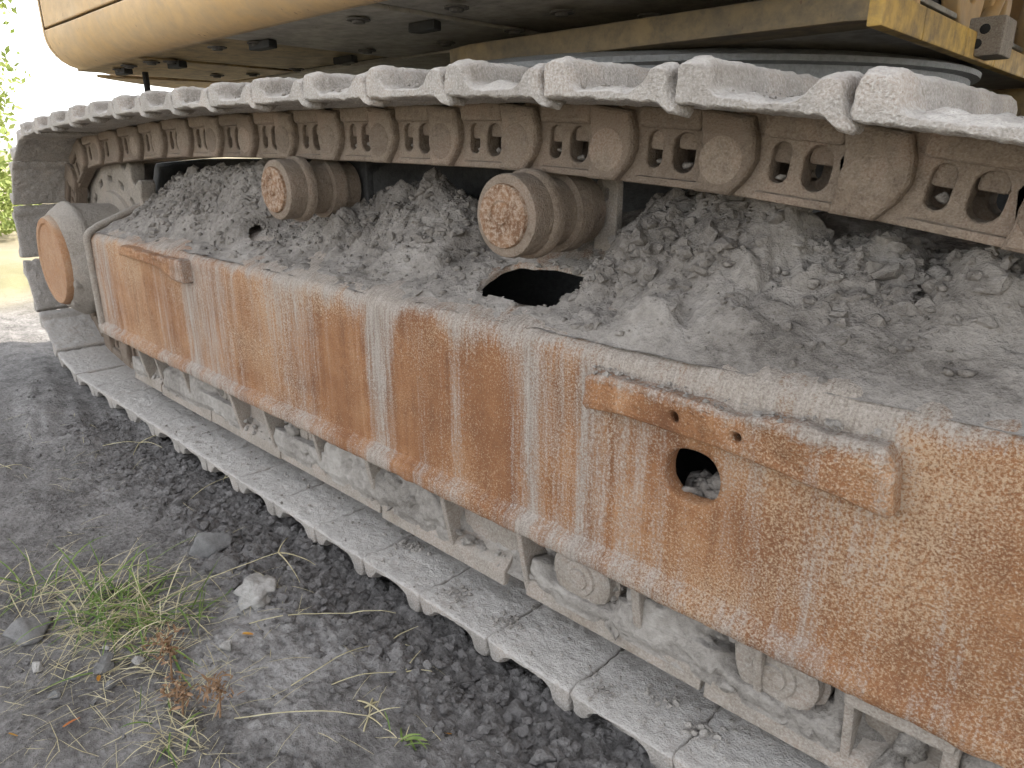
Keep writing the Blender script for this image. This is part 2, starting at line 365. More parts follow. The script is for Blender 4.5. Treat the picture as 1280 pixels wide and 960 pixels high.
def ico(sub, seed, squash=(1, 1, .75), amp=.28, facet=0.0):
    bm = bmesh.new(); bmesh.ops.create_icosphere(bm, subdivisions=sub, radius=1.0)
    V = np.array([v.co[:] for v in bm.verts]); F = np.array([[v.index for v in f.verts] for f in bm.faces]); bm.free()
    if facet:
        rg = np.random.default_rng(seed); N = rg.normal(size=(9, 3)); N /= np.linalg.norm(N, axis=1)[:, None]; D = rg.uniform(.42, .8, 9)
        for n_, d_ in zip(N, D):
            p = V @ n_; V = V - np.clip(p - d_, 0, None)[:, None] * n_[None]
    r = 1 + amp * fbm(V[:, 0] * 1.6 + seed * 7, V[:, 1] * 1.6, V[:, 2] * 1.6, seed, 3)
    return V * r[:, None] * np.array(squash), F
C1 = [ico(1, 300 + i, (1, RNG.uniform(.7, 1), RNG.uniform(.5, .85)), .4) for i in range(7)]
C2 = [ico(2, 320 + i, (1, RNG.uniform(.7, 1), RNG.uniform(.5, .85)), .32, 1) for i in range(12)]
# ------------------------------------------------------------------ the excavator
EX = empty('excavator', (-1.35, 1.33, 0.0))
tag(EX, 'dusty yellow crawler excavator with rusty track frame seen close from the side', 'excavator')
OFF = Vector(EX.location)
def part(name, me, mat, parent=None, loc=(0, 0, 0), rot=(0, 0, 0)):
    """a part given in world coordinates"""
    if parent is None: return obj(name, me, mat, EX, Vector(loc) - OFF, rot)
    return obj(name, me, mat, parent, loc, rot)

# --- chain path in the XZ plane, clockwise: top run +x, idler, bottom run -x, sprocket
SPC, SPR = (-3.45, 0.552), 0.427
IDC, IDR = (0.78, 0.495), 0.37
top = [(-3.45, 0.979), (-3.1, 0.998), (-2.6, 1.018), (-2.1, 1.020), (-1.5, 1.014), (-0.95, 1.001), (-0.7, 0.985), (-0.5, 0.970), (-0.3, 0.945), (-0.13, 0.918), (0.2, 0.882), (0.5, 0.868), (0.78, 0.865)]
def crom(P, n=24):
    P = [np.array(p) for p in P]; P = [2 * P[0] - P[1]] + P + [2 * P[-1] - P[-2]]; out = []
    for i in range(1, len(P) - 2):
        for k in range(n):
            u = k / n; a, b, c, d = P[i - 1:i + 3]
            out.append(0.5 * ((2 * b) + (c - a) * u + (2 * a - 5 * b + 4 * c - d) * u * u + (3 * b - 3 * c + d - a) * u ** 3))
    out.append(P[-2]); return out
path = crom(top)
path += [np.array((IDC[0] + IDR * math.sin(a), IDC[1] + IDR * math.cos(a))) for a in np.linspace(0, math.pi, 60)[1:]]
path += [np.array((x, 0.125)) for x in np.linspace(IDC[0], SPC[0], 200)[1:]]
path += [np.array((SPC[0] - SPR * math.sin(a), SPC[1] - SPR * math.cos(a))) for a in np.linspace(0, math.pi, 60)[1:]]
path = np.array(path); seg = np.linalg.norm(np.diff(path, axis=0), axis=1); S = np.concatenate([[0], np.cumsum(seg)]); TOT = S[-1]
def at_s(s):
    s = s % TOT; return np.array((np.interp(s, S, path[:, 0]), np.interp(s, S, path[:, 1])))
def s_top(x): i = np.searchsorted(path[:len(top) * 24 - 24, 0], x); return S[i]
P0 = 0.2145
pins = []
# top run pins so that link ends fall at x = -0.706 (end = pin + .057)
st0 = s_top(-0.706 - 0.057)
k0 = int((st0 - 0.05) / P0); stops = [st0 + P0 * k for k in range(-k0, 6)]
s_bot = lambda x: S[np.argmin(np.abs(path[:, 0] - x) + 100 * (np.abs(path[:, 1] - 0.125) > 0.004))]
# bottom seams at x = -0.684 (seam = pin - .057 there)
sb0 = s_bot(-0.684 + 0.057)
sbots = [sb0 + P0 * k for k in range(-6, 13)]
gap = sbots[0] - stops[-1]; nR = int(round(gap / P0)); mids = [stops[-1] + gap * k / nR for k in range(1, nR)]
gap2 = TOT + stops[0] - sbots[-1]; nL = int(round(gap2 / P0)); lefts = [sbots[-1] + gap2 * k / nL for k in range(1, nL)]
pins = stops + mids + sbots + lefts
NP = len(pins); pin_xy = [at_s(s) for s in pins]

# --- track shoes: double-grouser profile (t along the chain, n outwards)
prof_ctrl = [(-.076, .058), (.02, .058), (.108, .058), (.122, .0575), (.130, .0575), (.1305, .066), (.126, .078), (.123, .101), (.116, .107), (.102, .108), (.092, .101), (.082, .080), (.066, .0725), (.02, .0715), (-.022, .073), (-.034, .080), (-.043, .108), (-.050, .115), (-.075, .116), (-.0835, .109), (-.0845, .072), (-.082, .060)]
prof_ctrl = [(a, b + .014) for a, b in prof_ctrl]
pc = np.array(fine(prof_ctrl + [prof_ctrl[0]], 0.0052))[:-1]
for _ in range(1): pc = 0.25 * np.roll(pc, 1, 0) + 0.5 * pc + 0.25 * np.roll(pc, -1, 0)
WID = 0.60
def shoe_mesh(k, arc, low=False):
    n = len(pc); ys = np.concatenate([[0.0, 0.003, 0.008], np.linspace(0.016, 0.30, 40), np.linspace(0.33, WID - 0.008, 12), [WID]])
    inset = np.interp(ys, [0, .003, .008, .014, WID - .01, WID], [.004, .0018, .0005, 0, 0, .004])
    cen = pc.mean(0); tang = np.roll(pc, -1, 0) - np.roll(pc, 1, 0); nor = np.stack([tang[:, 1], -tang[:, 0]], -1); nor /= np.linalg.norm(nor, axis=1)[:, None]
    T = np.repeat(pc[None, :, :], len(ys), 0); Y = np.repeat(ys[:, None], n, 1)
    d = 0.0020 * fbm(T[..., 0] * 34, Y * 34, T[..., 1] * 34 + 13 * k, 70 + k, 4) + 0.0014 * vnoise(T[..., 0] * 110, Y * 110, T[..., 1] * 110, 71 + k)
    if k % 3 == 0: d = d - 0.004 * np.exp(-(((Y - .02 - .05 * RNG.random()) / .04) ** 2 + ((T[..., 0] - RNG.uniform(-.06, .12)) / .03) ** 2))
    outer = sstep(.094, .115, T[..., 1])
    trough = np.exp(-((T[..., 0] - .028) / .045) ** 2) * (T[..., 1] > .080)
    T = T + nor[None] * (d - inset[:, None])[..., None]
    fillv = trough * np.clip(0.006 + 0.012 * fbm(T[..., 0] * 14, Y * 9, 3.3 * k, 80 + k, 3), 0, .035) * sstep(0.0, .03, Y)
    T[..., 1] += fillv
    ex = np.ones_like(Y) if arc else (1 - sstep(.03, .07, Y)) * (.3 if low else 1)
    T[..., 1] -= (.014 if arc else .016) * sstep(.108, .131, T[..., 0]) * ex * (T[..., 1] < .092)
    T[..., 0] += (.030 if arc else .016) * sstep(.118, .131, T[..., 0]) * ex * (T[..., 1] < .090)
    # ends: the wing corners are clipped towards the edge
    T[..., 1] -= outer * 0.006 * (1 - sstep(0.0, 0.03, Y))
    V = np.stack([T[..., 0], Y, T[..., 1]], -1)
    F = grid_faces(n, len(ys), True)
    idx = np.arange(n * len(ys)).reshape(len(ys), n)
    V2 = V.transpose(1, 0, 2).reshape(-1, 3)
    me = npmesh('track_shoe', V2, F)
    bm = bmesh.new(); bm.from_mesh(me); bm.verts.ensure_lookup_table()
    for j in (0, len(ys) - 1):
        ring = [bm.verts[i * len(ys) + j] for i in range(n)]
        try: bm.faces.new(ring)
        except ValueError: pass
    bmesh.ops.recalc_face_normals(bm, faces=bm.faces); bm.to_mesh(me); bm.free()
    return me
# --- link shapes, pins at t = -.107 and +.107
lk_full = [(-.150, -.018), (-.125, -.05), (.128, -.05), (.152, -.022), (.163, .004), (.160, .034), (.148, .066), (-.10, .0735), (-.14, .058), (-.158, .02)]
def rrect(a, b, c, d, r, n=5):
    out = []
    for cx, cy, a0 in ((b - r, d - r, 0), (a + r, d - r, 90), (a + r, c + r, 180), (b - r, c + r, 270)): out += circ(cx, cy, r, n, a0, a0 + 90)
    return out
w1 = rrect(-.037, -.009, -.022, .036, .0136); w2 = rrect(.012, .052, -.026, .036, .0195)
base_pl = plate('b', lk_full, [w1, w2], 0.040, 0.004); base_pl.transform(Matrix.Translation((0, .240, 0)))
boss = [(.066, -.050), (.126, -.050), (.150, -.022), (.161, .004), (.158, .034), (.146, .064), (.060, .0735), (.070, .02), (.070, -.02)]
boss_pl = plate('b', boss, [], 0.030, 0.010); boss_pl.transform(Matrix.Translation((0, .215, 0)))
rail_pl = prism('b', [(-.055, -.049), (.075, -.049), (.075, -.036), (-.050, -.036)], .209, .225, 'y', .006)
rise = plate('b', rrect(-.052, .066, .040, .0735, .008), [], 0.02, 0.008); rise.transform(Matrix.Translation((0, .214, 0)))
mid_post = prism('b', [(-.004, -.036), (.017, -.036), (.014, .034), (-.002, .034)], .212, .23, 'y', .004)
pin_ring = lathe('b', [(.1992, .0), (.1992, .018), (.1986, .022), (.1986, .031), (.1994, .035), (.202, .037)], 28, (.107, 0, 0))
LINK = join('track_link', [base_pl, boss_pl, rail_pl, rise], False)
PIN = join('link_pin', [pin_ring], True)
inner = plate('b', lk_full, [w1, w2], 0.05, 0.004); inner.transform(Matrix.Translation((0, .375, 0)))
LINK_IN = join('track_link_inner', [inner], False)
bush = lathe('b', [(.225, .0), (.225, .03), (.395, .03), (.395, 0)], 16, (.107, 0, 0)); BUSH = join('link_bushing', [bush], True)
nut = prism('b', circ(0, .030, .020, 6, 30), 0, 0, 'y', 0) if False else None
def nut_mesh(t, w, lo):
    a = prism('b', [(t - w, lo), (t + w, lo), (t + w, .040), (t - w, .040)], .230, .255, 'y', .006)
    return join('shoe_nut', [a], False)
NUT1, NUT2 = nut_mesh(-.0225, .0165, .006), nut_mesh(.0325, .0185, .010)
def bend(me):
    return me
shoe_objs = []
for k in range(NP):
    a = pin_xy[k]; b = pin_xy[(k + 1) % NP]; c = (a + b) / 2; d = b - a; ln = np.linalg.norm(d); ang = math.atan2(-d[1], d[0])
    loc = (c[0], 0.0, c[1]); rot = (0, ang, 0)
    part('track_shoe', shoe_mesh(k, c[0] < SPC[0] + .05 or c[0] > IDC[0], c[1] < .3), 'shoe_dust', None, loc, rot)
    lk = part('track_link', LINK, 'link_steel', None, loc, rot)
    part('link_pin', PIN, 'link_steel', lk); part('shoe_nut', NUT1, 'link_steel', lk); part('shoe_nut', NUT2, 'link_steel', lk); part('link_bushing', BUSH, 'link_steel', lk)
    for tt in (-.021, .031):
        if RNG.random() < .8 and c[1] > .6:
            V_, F_ = C2[RNG.integers(len(C2))]; sc_ = RNG.uniform(.009, .016); part('packed_dirt', npmesh('packed_dirt', V_ * sc_ * np.array([1, .8, .8]) + np.array([tt, .236, -.016 + RNG.uniform(-.002, .010)]), F_), 'mud', lk)
    part('track_link', LINK_IN, 'link_steel', None, loc, rot)

# --- side frame shell: flat rusty face, rounded shoulder, sloping top
def shell_profile():
    pts = [(.07, .30), (.07, .655)]
    for a in np.linspace(180, 111.8, 9)[1:]: pts.append((.105 + .035 * math.cos(R(a)), .655 + .035 * math.sin(R(a))))
    pts.append((.50, .851)); return pts
sp = np.array(shell_profile()); sl_ = np.concatenate([[0], np.cumsum(np.linalg.norm(np.diff(sp, axis=0), axis=1))])
ns = 100; sv = np.linspace(0, sl_[-1], ns); py = np.interp(sv, sl_, sp[:, 0]); pz = np.interp(sv, sl_, sp[:, 1])
FX0, FX1 = -3.15, 1.0
xs = np.arange(FX0, FX1 + .001, .0095); nx = len(xs)
X = np.repeat(xs[:, None], ns, 1); SV = np.repeat(sv[None], nx, 0)
HOLES = [(-.478, .215, .047, .044, 2.3), (-.925, .526, .130, .070, 5.0)]       # x, s, half sizes, power
def hole_f(h, x, s):
    return (np.abs((x - h[0]) / h[2]) ** h[4] + np.abs((s - h[1]) / h[3]) ** h[4]) ** (1 / h[4])
inside = np.zeros((nx, ns), bool); hid = np.full((nx, ns), -1)
for i, h in enumerate(HOLES):
    f = hole_f(h, X, SV); inside |= f < 1
    near = (f >= 0.8) & (f < 1.32); hid[near] = i
F = grid_faces(nx, ns); fin = inside.ravel()[F].sum(1) >= 2; Fk = F[~fin]
# rim vertices snap onto the opening
used = np.zeros(nx * ns, int); np.add.at(used, F[fin].ravel(), 1); keepv = np.zeros(nx * ns, int); np.add.at(keepv, Fk.ravel(), 1)
rim = (used > 0) & (keepv > 0)
Xf, Sf = X.ravel().copy(), SV.ravel().copy()
for i, h in enumerate(HOLES):
    sel = rim & (np.abs(Xf - h[0]) < h[2] * 1.5) & (np.abs(Sf - h[1]) < h[3] * 1.6)
    f = hole_f(h, Xf[sel], Sf[sel]); Xf[sel] = h[0] + (Xf[sel] - h[0]) / f; Sf[sel] = h[1] + (Sf[sel] - h[1]) / f
Y = np.interp(Sf, sv, py); Zz = np.interp(Sf, sv, pz)
dn = 0.0022 * fbm(Xf * 5, Sf * 5, 0, 90, 3) + 0.0007 * fbm(Xf * 60, Sf * 60, 0, 91, 3)
dn = dn + 0.004 * sstep(.62, .69, Zz) * fbm(Xf * 14, Sf * 14, 0, 92, 4)
V = np.stack([Xf, Y - dn, Zz + dn * (Zz > .66)], -1)
# openings get a real wall thickness
cnt = {}
edges = np.concatenate([Fk[:, [0, 1]], Fk[:, [1, 2]], Fk[:, [2, 3]], Fk[:, [3, 0]]]); key = np.sort(edges, 1)
u, first, c = np.unique(key, axis=0, return_index=True, return_counts=True)
be = edges[first[c == 1]]; be = be[rim[be[:, 0]] & rim[be[:, 1]]]
rv = np.unique(be); mp = {v: len(V) + i for i, v in enumerate(rv)}
Vin = V[rv].copy(); face = Zz[rv] < .66; Vin[face, 1] += .03; Vin[~face, 2] -= .009
wall = np.array([[a, mp[a], mp[b], b] for a, b in be])
V = np.concatenate([V, Vin]); Fall = np.concatenate([Fk[:, ::-1], wall])
me = npmesh('side_frame', V, Fall)
bm = bmesh.new(); bm.from_mesh(me); bmesh.ops.delete(bm, geom=[v for v in bm.verts if not v.link_faces], context='VERTS'); bmesh.ops.recalc_face_normals(bm, faces=bm.faces); bm.to_mesh(me); bm.free()
co = np.empty(len(me.vertices) * 3, np.float32); me.vertices.foreach_get('co', co); co = co.reshape(-1, 3)
x, z = co[:, 0], co[:, 2]
def frame_mask(x, z):
    zz = (z - .30) / .36
    xw = x + .012 * fbm(x * 8, z * 5, 0, 101, 3)
    zx = np.array([-3.15, -3.0, -2.93, -2.35, -2.29, -2.05, -2.0, -1.8, -1.75, -1.56, -1.5, -1.33, -1.3, -1.23, -1.2, -.88, -.84, -.815, -.78, -.755, -.73, -.70, -.665, -.64, -.53, -.5, -.42, -.38, -.34, -.25, 0, 1])
    zd = np.array([.40, .36, .12, .12, .56, .50, .22, .24, .42, .38, .08, .10, .62, .60, .14, .04, .20, .52, .22, .55, .25, .60, .52, .30, .28, .14, .14, .36, .18, .12, .14, .2])
    dust = np.interp(xw, zx, zd) * (.8 + .3 * zz)
    dust = np.maximum(dust, 0.78 * sstep(.628 + .045 * fbm(x * 9, 0, 0, 102, 4), .692, z))
    dust = np.maximum(dust, .75 * sstep(-.72, -.66, x) * (1 - sstep(-.24, -.18, x)) * sstep(.615, .645, z))
    dust = dust + 0.16 * (1 - sstep(.30, .37, z)) * (x < -.25) + 0.12 * fbm(x * 3, z * 2.5, 0, 103, 4)
    speck = 0.28 + 0.20 * sstep(-.85, -.1, x) + 0.20 * sstep(.50, .64, z) + .30 * fbm(x * 4, z * 4, 0, 104, 3)
    deep = 0.25 * sstep(-.1, .6, fbm(xw * 5, z * 2, 0, 105, 3))
    for cx, w, a in ((-.90, .10, .8), (-1.10, .08, .6), (-1.42, .07, .55), (-.86, .03, .9), (-2.45, .08, .3), (-1.85, .06, .4), (-.34, .08, .6), (-.52, .04, .5), (-.10, .06, .5)):
        deep = np.maximum(deep, a * np.exp(-((xw - cx) / w) ** 2))
    return np.stack([np.clip(dust, 0, 1), np.clip(speck, 0, 1), np.clip(deep, 0, 1), np.ones_like(x)], -1).astype(np.float32)
def put_mask(me, add=0.0):
    co = np.empty(len(me.vertices) * 3, np.float32); me.vertices.foreach_get('co', co); co = co.reshape(-1, 3)
    m_ = frame_mask(co[:, 0], co[:, 2]); m_[:, 1] = np.clip(m_[:, 1] + min(0, add), 0, 1); m_[:, 0] = np.clip(m_[:, 0] + add * (1 - .6 * sstep(-.6, -.1, co[:, 0])), 0, 1)
    me.attributes.new('mask', 'FLOAT_COLOR', 'POINT').data.foreach_set('color', m_.ravel())
put_mask(me)
FR = part('side_frame', me, 'rust_frame')
def sub(name, me, mat): return obj(name, me, mat, FR)
# bottom flange along the frame and the welded rim at the sprocket end
def sweep_x(name, prof2, x0, x1, amp, seed, step=.01):
    p = np.array(fine(prof2 + [prof2[0]], .007))[:-1]
    for _ in range(1): p = .25 * np.roll(p, 1, 0) + .5 * p + .25 * np.roll(p, -1, 0)
    xs = np.arange(x0, x1 + .001, step); n = len(p)
    T = np.roll(p, -1, 0) - np.roll(p, 1, 0); nn = np.stack([T[:, 1], -T[:, 0]], -1); nn /= np.linalg.norm(nn, axis=1)[:, None]
    d = amp * fbm(xs[None, :] * 30, p[:, 0][:, None] * 40, p[:, 1][:, None] * 40, seed, 4)
    cr = sstep(.1, .7, fbm(xs * 2.2, 0, 0, seed + 5, 3))[None] * np.clip(nn[:, 1], 0, 1)[:, None] * amp * 1.5 * (1 + fbm(xs[None] * 45, p[:, 0][:, None] * 45, 0, seed + 3, 3))
    d = d + cr
    V = np.stack([np.repeat(xs[None], n, 0), p[:, 0][:, None] + nn[:, 0][:, None] * d, p[:, 1][:, None] + nn[:, 1][:, None] * d], -1)
    return npmesh(name, V, grid_faces(n, len(xs), True))
me = sweep_x('frame_flange', [(.11, .284), (.11, .338), (.078, .338), (.068, .326), (.051, .317), (.047, .312), (.047, .288), (.052, .284)], FX0 - .012, FX1, .0026, 110)
me.set_sharp_from_angle(angle=R(55)); put_mask(me, .14); sub('frame_flange', me, 'rust_frame')
rim_pts = [(FX0 - .004, .062, .285)] + [(FX0 - .004, .062, zz) for zz in np.linspace(.33, .655, 18)] + [(FX0 - .004, .105 + .043 * math.cos(R(a)), .655 + .043 * math.sin(R(a))) for a in np.linspace(172, 111, 8)] + [(FX0 - .004, yy, .700 + .4 * (yy - .09)) for yy in np.linspace(.11, .50, 20)]
sub('frame_rim', tube('frame_rim', rim_pts, .0145, 10, np.array([1.0, 0, 0])), 'guard_steel')
sub('frame_end_plate', prism('frame_end_plate', [(.075, .29), (.075, .65), (.10, .683), (.49, .84), (.49, .29)], FX0 + .004, FX0 + .02, 'x', .002), 'guard_steel')
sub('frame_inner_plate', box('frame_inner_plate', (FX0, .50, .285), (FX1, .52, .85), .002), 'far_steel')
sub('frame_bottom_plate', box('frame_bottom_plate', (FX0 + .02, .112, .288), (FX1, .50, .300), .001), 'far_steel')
sub('frame_end_plate', box('frame_end_plate', (FX1 - .02, .075, .29), (FX1, .50, .68), .002), 'guard_steel')
# step strips welded along the shoulder
def strip(name, poly, y0, y1, seed, holes=()):
    m = plate(name, poly, holes, y1 - y0, .008)
    bm = bmesh.new(); bm.from_mesh(m); bmesh.ops.triangulate(bm, faces=bm.faces)
    for _ in range(6):
        le = [e for e in bm.edges if e.calc_length() > .012]
        if not le: break
        bmesh.ops.subdivide_edges(bm, edges=le, cuts=1)
        bmesh.ops.triangulate(bm, faces=[f for f in bm.faces if len(f.verts) > 3])
    bm.to_mesh(m); bm.free()
    co = np.empty(len(m.vertices) * 3, np.float32); m.vertices.foreach_get('co', co); co = co.reshape(-1, 3)
    co[:, 1] += (y0 + y1) / 2
    d = .0045 * fbm(co[:, 0] * 22, co[:, 2] * 22, co[:, 1] * 22, seed, 4)
    co[:, 1] -= d * 1.2; co[:, 2] += d + .003 * fbm(co[:, 0] * 9, 0, 0, seed + 1, 3)
    m.vertices.foreach_set('co', co.ravel()); m.update(); put_mask(m, -.30 if seed == 120 else -.1)
    m.polygons.foreach_set('use_smooth', np.full(len(m.polygons), False))
    return m
sub('step_strip', strip('step_strip', [(-.676, .594), (-.672, .642), (-.655, .652), (-.55, .646), (-.40, .644), (-.30, .652), (-.215, .650), (-.200, .63), (-.193, .565), (-.20, .558), (-.275, .570), (-.35, .580), (-.45, .588), (-.55, .590), (-.665, .586)], .040, .080, 120,
                        [circ(-.500, .613, .0065, 12), circ(-.402, .611, .0065, 12)]), 'rust_frame')
sub('step_strip', strip('step_strip', [(-2.76, .635), (-2.755, .668), (-2.74, .672), (-2.40, .668), (-2.24, .668), (-2.225, .66), (-2.222, .602), (-2.235, .598), (-2.33, .604), (-2.42, .632), (-2.60, .636)], .038, .08, 121), 'rust_frame')

# --- roller guard under the frame: ribs, stepped lower strips, back plate, rollers
part('guard_back_plate', box('guard_back_plate', (-3.0, .172, .125), (.85, .182, .30), .002), 'guard_steel')
ribx = [-2.82, -2.66, -2.42, -2.07, -1.86, -1.59, -1.35, -1.07, -.84, -.567, -.345, -.21, -.085, .18, .40, .62]
for i, rx in enumerate(ribx):
    t_ = .014 if i % 3 else .018
    rb = prism('guard_rib', [(.066, .288), (.170, .288), (.170, .128), (.098, .128), (.080, .215)], rx - t_ / 2, rx + t_ / 2, 'x', .0035)
    part('guard_rib', rb, 'guard_steel')
sx = [-2.98, -2.71, -2.29, -1.83, -1.335, -.90, -.845, -.44, -.07, .36, .80]
for i in range(len(sx) - 1):
    if sx[i + 1] - sx[i] < .08: continue
    dz = (.004, -.003, .0, .005, -.004, .003)[i % 6]
    m = prism('guard_strip', [(.094, .116 + dz), (.106, .113 + dz), (.150, .185 + dz), (.140, .192 + dz), (.096, .150 + dz)], sx[i] + .004, sx[i + 1] - .004, 'x', .003)
    part('guard_strip', m, 'guard_steel')
# pocket back sheets and top tie between paired ribs
for a, b in ((-2.07, -1.86), (-1.07, -.84), (-.21, -.085)):
    part('guard_pocket_plate', box('guard_pocket_plate', (a + .01, .128, .135), (b - .01, .138, .285), .002), 'guard_steel')
part('guard_tie', box('guard_tie', (-.215, .058, .262), (-.08, .12, .284), .004), 'guard_steel')
for rx in (-2.54, -2.22, -1.72, -1.22, -.705, -.325, .05, .5):
    rl = part('track_roller', lathe('track_roller', fine([(.112, 0), (.112, .058), (.118, .066), (.135, .068), (.137, .076), (.165, .076), (.20, .085), (.40, .085), (.40, 0)], .01), 36, (0, 0, 0), .01, 5), 'guard_steel', None, (rx, -.018 if rx in (-.705, -.325) else .012, .222))
    part('end_cap', lathe('end_cap', [(.104, 0), (.104, .02), (.108, .022), (.108, .034), (.113, .037)], 24), 'guard_steel', rl)

# --- carrier rollers with their posts
def carrier(x, z, sc=1.0):
    pr = [(.120, 0), (.120, .068), (.124, .0745), (.130, .076), (.172, .076), (.175, .080), (.180, .083), (.196, .083), (.199, .079), (.202, .072), (.206, .066), (.252, .066), (.254, .078), (.290, .080), (.292, .068), (.34, .068), (.34, 0)]
    r_ = part('carrier_roller', lathe('carrier_roller', fine([(a, b * sc) for a, b in pr], .008), 56, (0, 0, 0), .006, 3), 'link_steel', None, (x, 0.0, z))
    part('end_cap', lathe('end_cap', fine([(.1095, 0), (.1095, .014), (.1125, .017), (.1135, .020), (.1135, .026), (.111, .029), (.111, .052), (.1135, .057), (.121, .059)], .005), 40, (0, 0, 0), .010, 8), 'rust_disc', r_)
    return r_
carrier(-.925, .874); carrier(-1.752, .893)
part('roller_post', plate('roller_post', rrect(-.895, -.842, .70, .936, .012), [rrect(-.876, -.863, .895, .918, .006)], .022, .003), 'guard_steel', None, (0, .365, 0))
part('roller_post', plate('roller_post', rrect(-1.77, -1.675, .72, .962, .006), [], .022, .003), 'far_steel', None, (0, .365, 0))

# --- sprocket and final drive
def sprocket_outline(nt=25, rr=.415, rt=.468):
    out = []
    for i in range(nt):
        for f, r in ((-.5, rr - .006), (-.30, rr), (-.16, rt - .01), (-.07, rt), (.07, rt), (.16, rt - .01), (.30, rr)):
            a = 2 * math.pi * (i + f) / nt; out.append((r * math.cos(a), r * math.sin(a)))
    return out
slots = []
for i in range(16):
    a = 2 * math.pi * i / 16
    slots.append([(.325 * math.cos(a) + p[0] * math.cos(a) - p[1] * math.sin(a), .325 * math.sin(a) + p[0] * math.sin(a) + p[1] * math.cos(a)) for p in rrect(-.012, .012, -.028, .028, .010)])
part('sprocket', plate('sprocket', sprocket_outline(), slots, .06, .008), 'drive_steel', None, (SPC[0], .305, SPC[1]))
fd = part('final_drive', lathe('final_drive', fine([(.018, 0), (.018, .176), (.022, .192), (.034, .204), (.072, .232), (.082, .238), (.096, .238), (.108, .230), (.26, .222), (.262, .270), (.275, .275), (.275, 0)], .01), 72, (0, 0, 0), .010, 12), 'drive_steel', None, (SPC[0], 0, SPC[1]))
part('cover_plate', lathe('cover_plate', fine([(.004, 0), (.003, .06), (.001, .066), (.001, .150), (-.004, .156), (-.004, .176), (.004, .182), (.020, .186), (.026, .186)], .006), 64, (0, 0, 0), .006, 15), 'rust_cover', fd)
for a in (205, 250, 300, 335):
    part('cover_lug', box('cover_lug', (.19 * math.cos(R(a)) - .02, .018, .19 * math.sin(R(a)) - .016), (.19 * math.cos(R(a)) + .02, .055, .19 * math.sin(R(a)) + .016), .008), 'drive_steel', fd)
# idler
part('idler', lathe('idler', fine([(.20, 0), (.20, .10), (.215, .12), (.215, .26), (.20, .28), (.20, .315), (.26, .318), (.265, .355), (.335, .355), (.34, .318), (.40, .315), (.40, 0)], .012), 64), 'link_steel', None, (IDC[0], 0, IDC[1]))

# --- centre frame, far track
part('car_body', prism('car_body', [(-2.3, .45), (-2.05, .86), (-1.75, .98), (-.95, .98), (-.65, .86), (-.4, .45)], .52, 2.4, 'y', .02), 'far_steel')
def band(pts, y0, y1, th=.03):
    P = np.array(pts); n = len(P); c = P.mean(0); T = np.roll(P, -1, 0) - np.roll(P, 1, 0); N = np.stack([T[:, 1], -T[:, 0]], -1); N /= np.linalg.norm(N, axis=1)[:, None]
    N *= np.sign(((P - c) * N).sum(1))[:, None]
    o = P + N * .09; i = P - N * .05
    ring = np.stack([np.stack([o[:, 0], np.full(n, y0), o[:, 1]], -1), np.stack([o[:, 0], np.full(n, y1), o[:, 1]], -1), np.stack([i[:, 0], np.full(n, y1), i[:, 1]], -1), np.stack([i[:, 0], np.full(n, y0), i[:, 1]], -1), np.stack([o[:, 0], np.full(n, y0), o[:, 1]], -1)], 1)
    return npmesh('far_track', ring, grid_faces(n, 5, True), False)
part('far_track', band([(p[0], p[1] - .02) for p in path[:-1:6]], 2.07, 2.66), 'far_steel')
part('far_side_frame', box('far_side_frame', (-3.1, 2.15, .28), (1.0, 2.58, .935), .03), 'far_steel')

# --- turntable ring
part('turntable', lathe('turntable', [(0, 0)], 3) if False else (lambda m: (m.transform(Matrix.Rotation(R(-90), 4, 'X')), m)[1])(lathe('turntable', fine([(-1.204, .80), (-1.195, .85), (-1.187, .872), (-1.182, .885), (-1.170, .883), (-1.165, .862), (-.995, .862)], .03), 96)), 'ring_steel', None, (-1.37, 1.33, 0))

# --- upper structure
HX0, HX1, HY0, HY1 = -3.42, -.50, .08, 2.58
def house_corner(x0, x1, zt, name, mat, rend=False, z0=1.29, yoff=0.0):
    """side skin: vertical wall with a rolled lower edge, optionally rolled round the rear corner"""
    pr = [(HY0 + yoff, zt), (HY0 + yoff, 1.41)] + [(.20 + (-.12 + yoff) * math.cos(R(a)), 1.41 - (.12 - yoff) * math.sin(R(a))) for a in np.linspace(10, 90, 10)]
    if zt < 1.41: pr = [p for p in pr if p[1] <= zt + 1e-6]
    pr = np.array(fine(pr, .03)); n = len(pr)
    xs = np.linspace(x0, x1, max(2, int((x1 - x0) / .05) + 1))
    V = np.stack([np.repeat(xs[None], n, 0), np.repeat(pr[:, 0][:, None], len(xs), 1), np.repeat(pr[:, 1][:, None], len(xs), 1)], -1)
    V[..., 1] += .0015 * fbm(V[..., 0] * 3, V[..., 2] * 3, 0, 200, 3)
    me = npmesh(name, V, grid_faces(n, len(xs)))
    bm = bmesh.new(); bm.from_mesh(me); ext = bmesh.ops.solidify(bm, geom=bm.faces[:], thickness=.006); bmesh.ops.recalc_face_normals(bm, faces=bm.faces); bm.to_mesh(me); bm.free()
    me.polygons.foreach_set('use_smooth', np.full(len(me.polygons), True))
    return me
part('side_panel', house_corner(-3.262, HX1, 1.415, 'side_panel', 'yellow_paint'), 'yellow_paint')
def flatwall(name, x0, x1, z0, z1, y): return box(name, (x0, y, z0), (x1, y + .02, z1), .006, 3)
part('side_door', flatwall('side_door', -3.262, -1.95, 1.424, 2.85, .080), 'yellow_paint')
part('side_door', flatwall('side_door', -1.942, HX1, 1.424, 2.85, .080), 'yellow_paint')
part('door_recess', box('door_recess', (-3.27, .102, 1.36), (HX1, .12, 2.85), .002), 'seam_black')
